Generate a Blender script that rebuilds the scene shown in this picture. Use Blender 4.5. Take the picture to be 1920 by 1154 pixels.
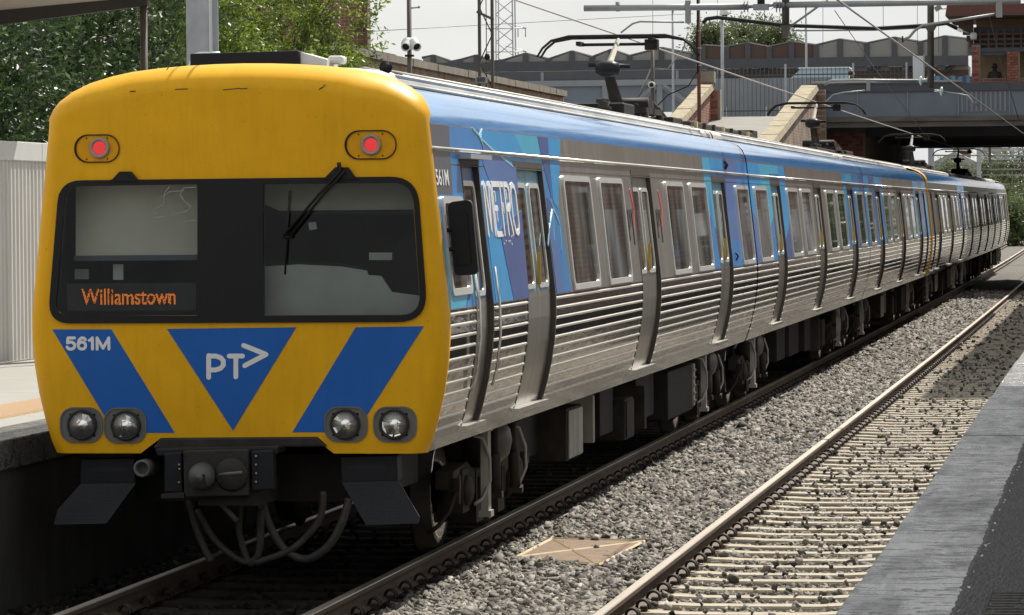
import bpy, bmesh, math, random
import numpy as np
from mathutils import Vector, Matrix
from mathutils.geometry import tessellate_polygon
R = math.radians
random.seed(11)
rng = np.random.default_rng(5)
for o in list(bpy.data.objects):
    bpy.data.objects.remove(o, do_unlink=True)
scene = bpy.context.scene
col = scene.collection

# ------------------------------------------------------------------ camera
# metres: X across the tracks, Y along them (train nose at Y=0), Z up from the rail head
CAM = np.array([6.22892, -27.45449, 2.65797]); FPX = 7464.286
YAW, PITCH, ROLL = 0.15312, 0.02381, -0.00822
fw = np.array([-math.sin(YAW)*math.cos(PITCH), math.cos(YAW)*math.cos(PITCH), -math.sin(PITCH)])
rt = np.array([math.cos(YAW), math.sin(YAW), 0.0]); up = np.cross(rt, fw)
rt2 = rt*math.cos(ROLL)+up*math.sin(ROLL); up2 = -rt*math.sin(ROLL)+up*math.cos(ROLL)
cam_d = bpy.data.cameras.new('camera'); cam = bpy.data.objects.new('camera', cam_d); col.objects.link(cam)
cam.matrix_world = Matrix(((rt2[0], up2[0], -fw[0], CAM[0]), (rt2[1], up2[1], -fw[1], CAM[1]),
                           (rt2[2], up2[2], -fw[2], CAM[2]), (0, 0, 0, 1)))
cam_d.sensor_width = 36; cam_d.lens = FPX/1920*36; cam_d.clip_start = 0.2; cam_d.clip_end = 6000
scene.camera = cam
scene.render.resolution_x, scene.render.resolution_y = 1024, 615

# ------------------------------------------------------------------ world, sun, exposure
SUN = Vector((0.28, 0.75, 1.0)).normalized()          # towards the sun
SUN_EL = math.asin(SUN.z); SUN_ROT = math.atan2(SUN.x, SUN.y)
world = bpy.data.worlds.new('World'); scene.world = world; world.use_nodes = True
wn, wl = world.node_tree.nodes, world.node_tree.links
wn.clear()
wo = wn.new('ShaderNodeOutputWorld'); wb = wn.new('ShaderNodeBackground'); wb.inputs[1].default_value = 0.079
sky = wn.new('ShaderNodeTexSky'); sky.sky_type = 'NISHITA'; sky.sun_disc = False
sky.sun_elevation = SUN_EL; sky.sun_rotation = SUN_ROT; sky.air_density = 1.0; sky.dust_density = 2.0
tc = wn.new('ShaderNodeTexCoord'); mp = wn.new('ShaderNodeMapping'); mp.inputs['Scale'].default_value = (1, 1, 2.6)
nz = wn.new('ShaderNodeTexNoise'); nz.inputs['Scale'].default_value = 5; nz.inputs['Detail'].default_value = 7; nz.inputs['Roughness'].default_value = .55
rp = wn.new('ShaderNodeValToRGB'); rp.color_ramp.elements[0].position = .3; rp.color_ramp.elements[1].position = .62
rp.color_ramp.elements[0].color = (.80, .80, .80, 1); rp.color_ramp.elements[1].color = (.97, .97, .97, 1)
mx = wn.new('ShaderNodeMix'); mx.data_type = 'RGBA'
nz2 = wn.new('ShaderNodeTexNoise'); nz2.inputs['Scale'].default_value = 9; nz2.inputs['Detail'].default_value = 5
rp2 = wn.new('ShaderNodeValToRGB'); rp2.color_ramp.elements[0].position = .35; rp2.color_ramp.elements[1].position = .65
rp2.color_ramp.elements[0].color = (7.4, 7.6, 7.6, 1); rp2.color_ramp.elements[1].color = (9.0, 9.0, 8.8, 1)
wl.new(tc.outputs['Generated'], mp.inputs['Vector']); wl.new(mp.outputs[0], nz.inputs['Vector']); wl.new(mp.outputs[0], nz2.inputs['Vector'])
wl.new(nz.outputs[0], rp.inputs[0]); wl.new(nz2.outputs[0], rp2.inputs[0])
wl.new(rp.outputs[0], mx.inputs[0]); wl.new(sky.outputs[0], mx.inputs[6]); wl.new(rp2.outputs[0], mx.inputs[7])
wl.new(mx.outputs[2], wb.inputs[0]); wl.new(wb.outputs[0], wo.inputs[0])
sd = bpy.data.lights.new('sun', 'SUN'); sd.energy = 5.0; sd.angle = R(0.5); sd.color = (1, .94, .84)
so = bpy.data.objects.new('sun', sd); col.objects.link(so); so.rotation_euler = (-SUN).to_track_quat('-Z', 'Y').to_euler()
scene.view_settings.view_transform = 'Standard'; scene.view_settings.look = 'None'
scene.view_settings.exposure = 0.38; scene.view_settings.gamma = 1; scene.view_settings.use_curve_mapping = False
scene.render.engine = 'CYCLES'

# ------------------------------------------------------------------ pixel -> place (photo pixels, 1920 wide)
def ray(x, y): return fw+rt2*((x-960)/FPX)-up2*((y-577)/FPX)
def at(ax, v, x, y):
    d = ray(x, y); return CAM+d*((v-CAM[ax])/d[ax])
def aX(v, x, y): return at(0, v, x, y)
def aY(v, x, y): return at(1, v, x, y)
def aZ(v, x, y): return at(2, v, x, y)
def bend(y):
    k = max(0., y-20)**2
    return -1.0e-5*k, 1.1e-5*k

# ------------------------------------------------------------------ objects
def tag(o, label=None, cat=None, group=None, kind=None):
    if label: o['label'] = label
    if cat: o['category'] = cat
    if group: o['group'] = group
    if kind: o['kind'] = kind
    return o
def empty(name, loc=(0, 0, 0), label=None, cat=None, group=None, kind=None, parent=None):
    o = bpy.data.objects.new(name, None); o.empty_display_size = .2; col.objects.link(o)
    o.location = loc; o.parent = parent
    return tag(o, label, cat, group, kind)
def link(name, me, parent=None, loc=(0, 0, 0), rot=(0, 0, 0), scale=(1, 1, 1)):
    o = bpy.data.objects.new(name, me); col.objects.link(o); o.parent = parent
    o.location = loc; o.rotation_euler = rot; o.scale = scale
    return o
class MB:
    def __init__(s): s.v = []; s.f = []; s.mi = []; s.sm = []; s.cur = 0
    def add(s, vs, fs, smooth=False):
        b = len(s.v); s.v += [tuple(map(float, p)) for p in vs]
        for f in fs: s.f.append(tuple(b+i for i in f)); s.mi.append(s.cur); s.sm.append(smooth)
        return s
    def m(s, i): s.cur = i; return s
    def box(s, c, d, rz=0, rx=0, ry=0, taper=1.0):
        hx, hy, hz = d[0]/2, d[1]/2, d[2]/2
        M = Matrix.Rotation(rz, 3, 'Z')@Matrix.Rotation(ry, 3, 'Y')@Matrix.Rotation(rx, 3, 'X')
        vs = []
        for z in (-1, 1):
            t = taper if z > 0 else 1
            for y in (-1, 1):
                for x in (-1, 1): vs.append(M@Vector((x*hx*t, y*hy*t, z*hz))+Vector(c))
        return s.add(vs, [(0, 2, 3, 1), (4, 5, 7, 6), (0, 1, 5, 4), (2, 6, 7, 3), (0, 4, 6, 2), (1, 3, 7, 5)])
    def bb(s, x0, x1, y0, y1, z0, z1): return s.box(((x0+x1)/2, (y0+y1)/2, (z0+z1)/2), (x1-x0, y1-y0, z1-z0))
    def tube(s, pts, r, n=8, cap=True, smooth=True):
        pts = [Vector(p) for p in pts]; rs = r if isinstance(r, (list, tuple)) else [r]*len(pts)
        vs = []; fs = []; pu = None
        for i, p in enumerate(pts):
            a = pts[max(i-1, 0)]; b = pts[min(i+1, len(pts)-1)]; t = (b-a)
            t = t.normalized() if t.length > 1e-9 else Vector((0, 0, 1))
            if pu is None:
                h = Vector((0, 0, 1)) if abs(t.z) < .9 else Vector((1, 0, 0)); u = t.cross(h).normalized()
            else:
                u = pu-t*pu.dot(t); u = u.normalized() if u.length > 1e-6 else t.orthogonal().normalized()
            pu = u; w = t.cross(u)
            for k in range(n):
                a2 = 2*math.pi*k/n; vs.append(p+(u*math.cos(a2)+w*math.sin(a2))*rs[i])
        for i in range(len(pts)-1):
            for k in range(n): fs.append((i*n+k, i*n+(k+1) % n, (i+1)*n+(k+1) % n, (i+1)*n+k))
        if cap: fs += [tuple(range(n))[::-1], tuple((len(pts)-1)*n+k for k in range(n))]
        return s.add(vs, fs, smooth)
    def lathe(s, c, prof, axis='Z', n=24, smooth=True):
        vs = []; fs = []
        for (r, h) in prof:
            for k in range(n):
                a = 2*math.pi*k/n; x, y = r*math.cos(a), r*math.sin(a)
                q = {'Z': (x, y, h), 'Y': (x, h, y), 'X': (h, x, y)}[axis]
                vs.append((c[0]+q[0], c[1]+q[1], c[2]+q[2]))
        for i in range(len(prof)-1):
            for k in range(n): fs.append((i*n+k, i*n+(k+1) % n, (i+1)*n+(k+1) % n, (i+1)*n+k))
        if prof[0][0] > 1e-6: fs.append(tuple(range(n)))
        if prof[-1][0] > 1e-6: fs.append(tuple((len(prof)-1)*n+k for k in range(n)))
        return s.add(vs, fs, smooth)
    def prism(s, poly, d, fn):
        """poly: 2d outline, d: two depths, fn(u,v,depth)->3d"""
        n = len(poly); vs = [fn(u, v, d[0]) for u, v in poly]+[fn(u, v, d[1]) for u, v in poly]
        tris = tessellate_polygon([[Vector((u, v, 0)) for u, v in poly]])
        fs = [tuple(t) for t in tris]+[tuple(i+n for i in t)[::-1] for t in tris]
        fs += [(i, (i+1) % n, n+(i+1) % n, n+i) for i in range(n)]
        return s.add(vs, fs)
    def ring(s, outer, inner, d, fn):
        """frame between two outlines with equal point count"""
        n = len(outer); vs = []
        for dd in d:
            vs += [fn(u, v, dd) for u, v in outer]+[fn(u, v, dd) for u, v in inner]
        fs = []
        for i in range(n):
            j = (i+1) % n
            fs += [(i, j, n+j, n+i), (2*n+i, 3*n+i, 3*n+j, 2*n+j), (i, 2*n+i, 2*n+j, j), (n+i, n+j, 3*n+j, 3*n+i)]
        return s.add(vs, fs)
    def loft(s, rows, smooth=False, closed=False):
        n = len(rows[0]); vs = [p for r_ in rows for p in r_]; fs = []
        for i in range(len(rows)-1):
            for k in range(n if closed else n-1):
                fs.append((i*n+k, i*n+(k+1) % n, (i+1)*n+(k+1) % n, (i+1)*n+k))
        return s.add(vs, fs, smooth)
    def mesh(s, name, mats, auto=None):
        me = bpy.data.meshes.new(name); me.from_pydata(s.v, [], s.f)
        for m_ in (mats if isinstance(mats, (list, tuple)) else [mats]): me.materials.append(m_)
        me.polygons.foreach_set('material_index', s.mi); me.polygons.foreach_set('use_smooth', s.sm)
        me.validate(); me.update()
        bm = bmesh.new(); bm.from_mesh(me); bmesh.ops.recalc_face_normals(bm, faces=bm.faces); bm.to_mesh(me); bm.free()
        return me
    def build(s, name, mats, parent=None, loc=(0, 0, 0), rot=(0, 0, 0), bevel=0):
        o = link(name, s.mesh(name, mats), parent, loc, rot)
        if bevel:
            b = o.modifiers.new('bevel', 'BEVEL'); b.width = bevel; b.segments = 2; b.limit_method = 'ANGLE'; b.angle_limit = R(40)
        return o
def rrect(cx, cy, w, h, r, n=5):
    out = []
    rr = r if isinstance(r, (list, tuple)) else [r]*4     # corner radii: br, tr, tl, bl
    for i, (sx, sy) in enumerate(((1, -1), (1, 1), (-1, 1), (-1, -1))):
        q = rr[i]; a0 = -90+90*i
        for k in range(n+1):
            a = R(a0+90*k/n); out.append((cx+sx*(w/2-q)+q*math.cos(a), cy+sy*(h/2-q)+q*math.sin(a)))
    return out
def circ(cx, cy, r, n=24): return [(cx+r*math.cos(2*math.pi*k/n), cy+r*math.sin(2*math.pi*k/n)) for k in range(n)]
def stroke(mb, pts, w, d, fn, n=6):
    """rounded-end stroke as overlapping capsules, each a hair deeper"""
    for i in range(len(pts)-1):
        a, b = Vector(pts[i]), Vector(pts[i+1]); t = (b-a).normalized(); ang = math.atan2(t.y, t.x); poly = []
        for k in range(n+1): q = ang+math.pi/2+math.pi*k/n; poly.append((a.x+w/2*math.cos(q), a.y+w/2*math.sin(q)))
        for k in range(n+1): q = ang-math.pi/2+math.pi*k/n; poly.append((b.x+w/2*math.cos(q), b.y+w/2*math.sin(q)))
        mb.prism(poly, (0, d+i*.0004), fn)
def text_outline(txt, bold=0.0):
    cu = bpy.data.curves.new('txt', 'FONT'); cu.body = txt; cu.size = 1; cu.offset = bold; cu.resolution_u = 4
    o = bpy.data.objects.new('txt', cu); col.objects.link(o)
    dg = bpy.context.evaluated_depsgraph_get(); me = bpy.data.meshes.new_from_object(o.evaluated_get(dg))
    vs = [(v.co.x, v.co.y) for v in me.vertices]; fs = [tuple(p.vertices) for p in me.polygons]
    bpy.data.objects.remove(o); bpy.data.curves.remove(cu); bpy.data.meshes.remove(me)
    a = np.array(vs); lo, hi = a.min(0), a.max(0)
    return (a-lo)/(hi-lo), fs
def text_mesh(txt, u0, v0, w, h, fn, d, bold=0.0, shear=0):
    a, fs = text_outline(txt, bold); mb = MB()
    mb.add([fn(u0+p[0]*w+shear*p[1]*h, v0+p[1]*h, d) for p in a], fs); return mb

# ------------------------------------------------------------------ materials
def mat(name, c, rough=.6, metal=0., var=0., scale=3., c2=None, bump=0., bscale=40., spec=.5, coat=0., emit=None, es=0., stretch=(1, 1, 1), detail=4., ramp=(.3, .7), island=0.):
    m = bpy.data.materials.new(name); m.use_nodes = True; nt = m.node_tree; n, l = nt.nodes, nt.links
    b = n['Principled BSDF']; b.inputs['Roughness'].default_value = rough; b.inputs['Metallic'].default_value = metal
    b.inputs['Specular IOR Level'].default_value = spec; b.inputs['Coat Weight'].default_value = coat; b.inputs['Coat Roughness'].default_value = .08
    b.inputs['Base Color'].default_value = (*c, 1)
    if emit: b.inputs['Emission Color'].default_value = (*emit, 1); b.inputs['Emission Strength'].default_value = es
    t = mpn = None
    if var or c2 or bump:
        t = n.new('ShaderNodeTexCoord'); mpn = n.new('ShaderNodeMapping'); mpn.inputs['Scale'].default_value = stretch
        l.new(t.outputs['Object'], mpn.inputs['Vector'])
    if var or c2:
        if c2 is None: c2 = tuple(min(1, x*(1+var)) for x in c); c1 = tuple(x*(1-var) for x in c)
        else: c1 = c
        q = n.new('ShaderNodeTexNoise'); q.inputs['Scale'].default_value = scale; q.inputs['Detail'].default_value = detail; q.inputs['Roughness'].default_value = .6
        r_ = n.new('ShaderNodeValToRGB'); r_.color_ramp.elements[0].position = ramp[0]; r_.color_ramp.elements[1].position = ramp[1]
        r_.color_ramp.elements[0].color = (*c1, 1); r_.color_ramp.elements[1].color = (*c2, 1)
        l.new(mpn.outputs[0], q.inputs['Vector']); l.new(q.outputs[0], r_.inputs[0]); src = r_.outputs[0]
        if island:
            g = n.new('ShaderNodeNewGeometry'); hv = n.new('ShaderNodeHueSaturation')
            mr = n.new('ShaderNodeMapRange'); mr.inputs[3].default_value = 1-island; mr.inputs[4].default_value = 1+island
            l.new(g.outputs['Random Per Island'], mr.inputs[0]); l.new(mr.outputs[0], hv.inputs['Value']); l.new(src, hv.inputs['Color']); src = hv.outputs[0]
        l.new(src, b.inputs['Base Color'])
    if bump:
        q2 = n.new('ShaderNodeTexNoise'); q2.inputs['Scale'].default_value = bscale; q2.inputs['Detail'].default_value = 5
        bp = n.new('ShaderNodeBump'); bp.inputs['Strength'].default_value = min(1, bump); bp.inputs['Distance'].default_value = .02
        l.new(mpn.outputs[0], q2.inputs['Vector']); l.new(q2.outputs[0], bp.inputs['Height']); l.new(bp.outputs[0], b.inputs['Normal'])
    return m
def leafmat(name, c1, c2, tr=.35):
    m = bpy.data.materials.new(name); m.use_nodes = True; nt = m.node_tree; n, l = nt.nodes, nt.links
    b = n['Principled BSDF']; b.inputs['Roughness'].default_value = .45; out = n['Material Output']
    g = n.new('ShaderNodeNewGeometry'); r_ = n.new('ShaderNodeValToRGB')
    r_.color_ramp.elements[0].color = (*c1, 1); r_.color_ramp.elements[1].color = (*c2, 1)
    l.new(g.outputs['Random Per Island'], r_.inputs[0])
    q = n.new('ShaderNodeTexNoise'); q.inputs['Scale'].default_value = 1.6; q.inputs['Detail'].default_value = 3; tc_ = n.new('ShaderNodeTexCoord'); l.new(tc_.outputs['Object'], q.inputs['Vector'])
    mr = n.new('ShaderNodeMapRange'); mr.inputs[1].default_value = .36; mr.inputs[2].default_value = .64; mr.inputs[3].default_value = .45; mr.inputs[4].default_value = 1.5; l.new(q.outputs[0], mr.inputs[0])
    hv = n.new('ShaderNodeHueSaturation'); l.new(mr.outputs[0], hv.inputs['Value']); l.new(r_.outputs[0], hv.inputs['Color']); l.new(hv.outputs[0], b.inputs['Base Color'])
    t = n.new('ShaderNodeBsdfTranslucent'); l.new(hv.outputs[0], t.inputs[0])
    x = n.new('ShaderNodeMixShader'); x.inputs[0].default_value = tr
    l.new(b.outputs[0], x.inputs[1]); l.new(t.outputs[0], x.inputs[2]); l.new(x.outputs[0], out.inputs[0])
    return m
def glassmat(name, tint=(.5, .55, .55), refl=.12, rough=.02):
    m = bpy.data.materials.new(name); m.use_nodes = True; nt = m.node_tree; n, l = nt.nodes, nt.links
    n.remove(n['Principled BSDF']); out = n['Material Output']
    tr = n.new('ShaderNodeBsdfTransparent'); tr.inputs[0].default_value = (*tint, 1)
    gl = n.new('ShaderNodeBsdfGlossy'); gl.inputs['Roughness'].default_value = rough; gl.inputs[0].default_value = (1, 1, 1, 1)
    fr = n.new('ShaderNodeFresnel'); fr.inputs[0].default_value = 1.5
    ad = n.new('ShaderNodeMath'); ad.operation = 'MULTIPLY_ADD'; ad.inputs[1].default_value = 1.0; ad.inputs[2].default_value = refl-.04; ad.use_clamp = True
    x = n.new('ShaderNodeMixShader'); l.new(fr.outputs[0], ad.inputs[0]); l.new(ad.outputs[0], x.inputs[0])
    l.new(tr.outputs[0], x.inputs[1]); l.new(gl.outputs[0], x.inputs[2]); l.new(x.outputs[0], out.inputs[0])
    return m
def brickmat(name, c1, c2, mortar, axes='YZ', bw=.24, bh=.086, rough=.85):
    m = bpy.data.materials.new(name); m.use_nodes = True; nt = m.node_tree; n, l = nt.nodes, nt.links
    b = n['Principled BSDF']; b.inputs['Roughness'].default_value = rough
    t = n.new('ShaderNodeTexCoord'); sp = n.new('ShaderNodeSeparateXYZ'); cb = n.new('ShaderNodeCombineXYZ')
    l.new(t.outputs['Object'], sp.inputs[0])
    l.new(sp.outputs[axes[0]], cb.inputs[0]); l.new(sp.outputs[axes[1]], cb.inputs[1])
    q = n.new('ShaderNodeTexBrick'); q.inputs['Color1'].default_value = (*c1, 1); q.inputs['Color2'].default_value = (*c2, 1); q.inputs['Mortar'].default_value = (*mortar, 1)
    q.inputs['Scale'].default_value = 1; q.inputs['Brick Width'].default_value = bw; q.inputs['Row Height'].default_value = bh; q.inputs['Mortar Size'].default_value = .008; q.inputs['Mortar Smooth'].default_value = .2
    l.new(cb.outputs[0], q.inputs['Vector'])
    nn = n.new('ShaderNodeTexNoise'); nn.inputs['Scale'].default_value = 1.7; nn.inputs['Detail'].default_value = 6; l.new(t.outputs['Object'], nn.inputs['Vector'])
    hv = n.new('ShaderNodeHueSaturation'); mr = n.new('ShaderNodeMapRange'); mr.inputs[1].default_value = .3; mr.inputs[2].default_value = .7; mr.inputs[3].default_value = .55; mr.inputs[4].default_value = 1.25
    l.new(nn.outputs[0], mr.inputs[0]); l.new(mr.outputs[0], hv.inputs['Value']); l.new(q.outputs['Color'], hv.inputs['Color']); l.new(hv.outputs[0], b.inputs['Base Color'])
    bp = n.new('ShaderNodeBump'); bp.inputs['Strength'].default_value = .5; bp.inputs['Distance'].default_value = .01; bp.invert = True
    l.new(q.outputs['Fac'], bp.inputs['Height']); l.new(bp.outputs[0], b.inputs['Normal'])
    return m
M = {}
M['yellow'] = mat('yellow_paint', (.74, .385, .003), .40, var=.07, scale=2.2, bump=.03, bscale=3, spec=.25)
def grime(m, amt=.35):
    nt = m.node_tree; n, l = nt.nodes, nt.links; b = n['Principled BSDF']; src = b.inputs['Base Color'].links[0].from_socket
    t = n.new('ShaderNodeTexCoord'); mp_ = n.new('ShaderNodeMapping'); mp_.inputs['Scale'].default_value = (6, 6, .7); l.new(t.outputs['Object'], mp_.inputs[0])
    q = n.new('ShaderNodeTexNoise'); q.inputs['Scale'].default_value = 3; q.inputs['Detail'].default_value = 8; q.inputs['Roughness'].default_value = .7; l.new(mp_.outputs[0], q.inputs['Vector'])
    r_ = n.new('ShaderNodeValToRGB'); r_.color_ramp.elements[0].position = .32; r_.color_ramp.elements[0].color = (1-amt, 1-amt, 1-amt*.9, 1); r_.color_ramp.elements[1].position = .52; l.new(q.outputs[0], r_.inputs[0])
    q2 = n.new('ShaderNodeTexNoise'); q2.inputs['Scale'].default_value = 55; q2.inputs['Detail'].default_value = 2; l.new(t.outputs['Object'], q2.inputs['Vector'])
    r2 = n.new('ShaderNodeValToRGB'); r2.color_ramp.elements[0].position = .24; r2.color_ramp.elements[0].color = (.35, .3, .25, 1); r2.color_ramp.elements[1].position = .30; l.new(q2.outputs[0], r2.inputs[0])
    x = n.new('ShaderNodeMix'); x.data_type = 'RGBA'; x.blend_type = 'MULTIPLY'; x.inputs[0].default_value = 1; l.new(src, x.inputs[6]); l.new(r_.outputs[0], x.inputs[7])
    y = n.new('ShaderNodeMix'); y.data_type = 'RGBA'; y.blend_type = 'MULTIPLY'; y.inputs[0].default_value = .45; l.new(x.outputs[2], y.inputs[6]); l.new(r2.outputs[0], y.inputs[7]); l.new(y.outputs[2], b.inputs['Base Color'])
    mr = n.new('ShaderNodeMapRange'); mr.inputs[3].default_value = .55; mr.inputs[4].default_value = .32; l.new(q.outputs[0], mr.inputs[0]); l.new(mr.outputs[0], b.inputs['Roughness'])
grime(M['yellow'], .07)
M['yellow2'] = mat('yellow_inner_paint', (.66, .31, .004), .5, var=.12, scale=9, spec=.2)
M['blue'] = mat('blue_vinyl', (.016, .115, .44), .45, var=.06, scale=2, spec=.2)
grime(M['blue'], .06)
M['white'] = mat('white_vinyl', (.72, .73, .74), .5)
M['black'] = mat('black_rubber', (.009, .009, .010), .5, var=.2, scale=8, spec=.25)
M['blackpaint'] = mat('black_satin', (.010, .011, .014), .42, spec=.25)
M['dark'] = mat('dark_dirty_steel', (.016, .014, .012), .7, spec=.3, var=.35, scale=7, bump=.15, bscale=30)
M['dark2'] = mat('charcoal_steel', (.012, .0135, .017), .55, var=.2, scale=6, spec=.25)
M['under'] = mat('grimy_underframe', (.034, .029, .023), .75, spec=.25, var=.45, scale=5, bump=.2, bscale=25)
M['underl'] = mat('pale_grimy_cover', (.30, .285, .26), .6, var=.3, scale=4, stretch=(1, 1, .4))
M['sphere'] = mat('grey_air_bellows', (.075, .075, .075), .5, var=.2, scale=5)
M['hose'] = mat('brown_hose', (.042, .036, .031), .6, var=.3, scale=20, spec=.3)
M['brush'] = mat('bright_brushed_steel', (.76, .74, .69), .30, 1.0, var=.12, scale=6, bump=.04, bscale=20, stretch=(1, .15, 1))
M['steel'] = mat('stainless_steel', (.50, .49, .465), .24, 1.0, var=.16, scale=2.5, bump=.10, bscale=7, stretch=(1, .35, 1.3))
M['steelr'] = mat('stainless_ripple', (.27, .26, .243), .09, 1.0, var=.5, scale=6, bump=.13, bscale=6, stretch=(1, .5, 2.2), detail=7)
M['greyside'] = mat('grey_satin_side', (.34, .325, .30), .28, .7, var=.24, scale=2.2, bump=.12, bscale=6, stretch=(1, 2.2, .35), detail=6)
M['greyd'] = mat('shaded_far_side', (.16, .165, .165), .3, .7, var=.15, scale=1.6, bump=.07, bscale=5, stretch=(1, 1.6, .35))  # side colour of the far cars darkened to carry the bridge shade
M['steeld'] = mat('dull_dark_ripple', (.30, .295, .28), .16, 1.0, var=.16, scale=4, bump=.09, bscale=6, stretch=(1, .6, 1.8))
M['faded'] = mat('faded_print', (.17, .16, .12), .8, c2=(.06, .06, .06), scale=30)
M['roofs'] = mat('pale_roof_sheet', (.52, .50, .47), .42, .35, var=.2, scale=2.5, stretch=(1, .3, 1))
M['roofblue'] = mat('blue_roof_paint', (.024, .255, .66), .3, var=.12, scale=2.5, bump=.22, bscale=6, stretch=(1, .3, 3), coat=.95, spec=.4)
M['doorblue'] = mat('door_pale_blue', (.10, .30, .42), .35, var=.1, scale=3, coat=.3)
M['doorsteel'] = mat('door_steel', (.33, .315, .29), .32, .85, var=.12, scale=3, stretch=(1, 2, .4))
M['jamb'] = mat('brown_door_rubber', (.065, .054, .046), .6, var=.2, scale=6, spec=.3)
M['alu'] = mat('window_aluminium', (.64, .64, .62), .35, .55, var=.06, scale=5)
M['brass'] = mat('worn_brass', (.50, .33, .07), .35, .8)
def flat(n, c, r=.3, coat=.3): return mat(n, c, r, var=.10, scale=2.2, stretch=(1, 1, .5), coat=coat, bump=.04, bscale=5)
M['f_mid'] = flat('vinyl_mid_blue', (.026, .215, .56)); M['f_az'] = flat('vinyl_azure', (.018, .31, .68)); M['f_cy'] = flat('vinyl_cyan', (.05, .42, .66))
M['f_in'] = flat('vinyl_indigo', (.045, .095, .32)); M['f_gr'] = flat('vinyl_slate', (.085, .095, .125)); M['f_li'] = flat('vinyl_pale_line', (.30, .58, .72))
M['f_la'] = flat('vinyl_lavender', (.075, .17, .44))
M['red'] = mat('red_vinyl', (.55, .05, .05), .5); M['blackv'] = mat('black_vinyl', (.02, .02, .02), .5)
M['pane'] = mat('tinted_side_glass', (.035, .034, .030), .03, 0, spec=.55)
def panevar(m):
    nt = m.node_tree; n, l = nt.nodes, nt.links; b = n['Principled BSDF']; g = n.new('ShaderNodeNewGeometry'); mp_ = n.new('ShaderNodeMapping'); mp_.inputs['Scale'].default_value = (1, 1.6, .55); l.new(g.outputs['Position'], mp_.inputs[0])
    q = n.new('ShaderNodeTexNoise'); q.inputs['Scale'].default_value = 1.3; q.inputs['Detail'].default_value = 3; l.new(mp_.outputs[0], q.inputs['Vector'])
    r_ = n.new('ShaderNodeValToRGB'); r_.color_ramp.elements[0].position = .42; r_.color_ramp.elements[0].color = (.008, .008, .008, 1); r_.color_ramp.elements[1].position = .66; r_.color_ramp.elements[1].color = (.15, .15, .135, 1); l.new(q.outputs[0], r_.inputs[0]); l.new(r_.outputs[0], b.inputs['Base Color'])
panevar(M['pane'])
M['panto'] = mat('pale_arm_paint', (.40, .37, .31), .5, var=.15, scale=8)
M['glass'] = glassmat('windscreen_glass', (.84, .88, .86), .085)
M['cabwall'] = mat('cab_beige_wall', (.46, .45, .40), .6, var=.08, scale=3)
M['cabdark'] = mat('cab_dark_lining', (.018, .018, .018), .7)
M['cabgrey'] = mat('cab_grey_panel', (.58, .62, .63), .55, var=.1, scale=3)  # also colours the panel that imitates a reflection in the glass
M['led_red'] = mat('red_led', (.5, .02, .02), .4, emit=(1, .16, .14), es=.9)
M['led_base'] = mat('red_lens', (.35, .01, .015), .3, emit=(1, .003, .008), es=.26)
M['amber'] = mat('amber_led', (.5, .15, .01), .5, emit=(1, .22, .01), es=.55)
M['ring'] = mat('grey_lamp_ring', (.30, .26, .25), .45, .4)
M['grimy'] = mat('grimy_coupler_iron', (.024, .023, .022), .6, var=.35, scale=9, bump=.2, bscale=40, spec=.3)
M['bezel'] = mat('headlight_grey', (.14, .14, .135), .55, var=.1, scale=9, spec=.3)
M['chrome'] = mat('chrome_reflector', (.97, .96, .93), .26, .9)
M['lens'] = glassmat('lamp_lens', (.95, .95, .95), .08)
M['rail'] = mat('rusty_rail', (.095, .066, .048), .75, var=.3, scale=5, stretch=(1, .3, 1), bump=.15, bscale=50)
M['railtop'] = mat('worn_rail_top', (.44, .39, .33), .42, .75, var=.15, scale=3, stretch=(6, .2, 1))
M['sleeper'] = mat('concrete_sleeper', (.45, .405, .325), .85, c2=(.33, .275, .205), scale=5, bump=.2, bscale=60)
M['sleeperd'] = mat('shaded_oily_sleeper', (.045, .041, .035), .85, var=.3, scale=5, bump=.2, bscale=60, spec=.2)  # shade under the train put into the colour, along with oily dirt
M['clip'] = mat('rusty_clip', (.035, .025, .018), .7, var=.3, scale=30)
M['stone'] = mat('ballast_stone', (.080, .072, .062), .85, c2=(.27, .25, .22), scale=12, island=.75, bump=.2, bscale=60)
M['stoned'] = mat('shaded_sooty_stone', (.016, .015, .013), .9, c2=(.038, .035, .031), scale=9, island=.6, spec=.2)  # darker stone copy: train shade and brake dust both in the colour
M['ballast'] = mat('ballast_bed', (.04, .036, .031), .95, c2=(.21, .195, .17), scale=17, detail=6, ramp=(.38, .66), bump=1, bscale=16)
M['dirt'] = mat('dry_ground', (.17, .155, .125), .95, var=.3, scale=.4, bump=.3, bscale=3)
M['rust'] = mat('rusted_plate', (.24, .15, .085), .8, c2=(.13, .09, .065), scale=8, bump=.2, bscale=60)
M['cream'] = mat('worn_cream_steel', (.52, .42, .26), .7, var=.2, scale=9)
M['asphalt'] = mat('platform_asphalt', (.016, .016, .017), .7, c2=(.085, .085, .087), scale=75, bump=.5, bscale=70, stretch=(1, .14, 1), detail=3, ramp=(.36, .74))
M['concrete'] = mat('platform_concrete', (.34, .335, .31), .85, c2=(.27, .265, .245), scale=6, stretch=(.3, 1.5, 1), bump=.25, bscale=50, detail=7)
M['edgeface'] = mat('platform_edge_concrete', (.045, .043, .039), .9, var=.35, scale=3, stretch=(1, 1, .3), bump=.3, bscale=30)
M['galv'] = mat('galvanised_steel', (.36, .385, .42), .5, .35, var=.13, scale=7, stretch=(1, 1, .5))
M['post'] = mat('brown_post_paint', (.085, .068, .060), .6, var=.12, scale=4)
M['fence'] = mat('corrugated_zinc', (.60, .585, .56), .55, .0, var=.10, scale=2, stretch=(1, 1, .25))
M['cap'] = mat('fence_cap_paint', (.62, .63, .61), .55, var=.06, scale=3)
M['fascia'] = mat('canopy_fascia', (.045, .042, .040), .6, var=.1)
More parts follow.
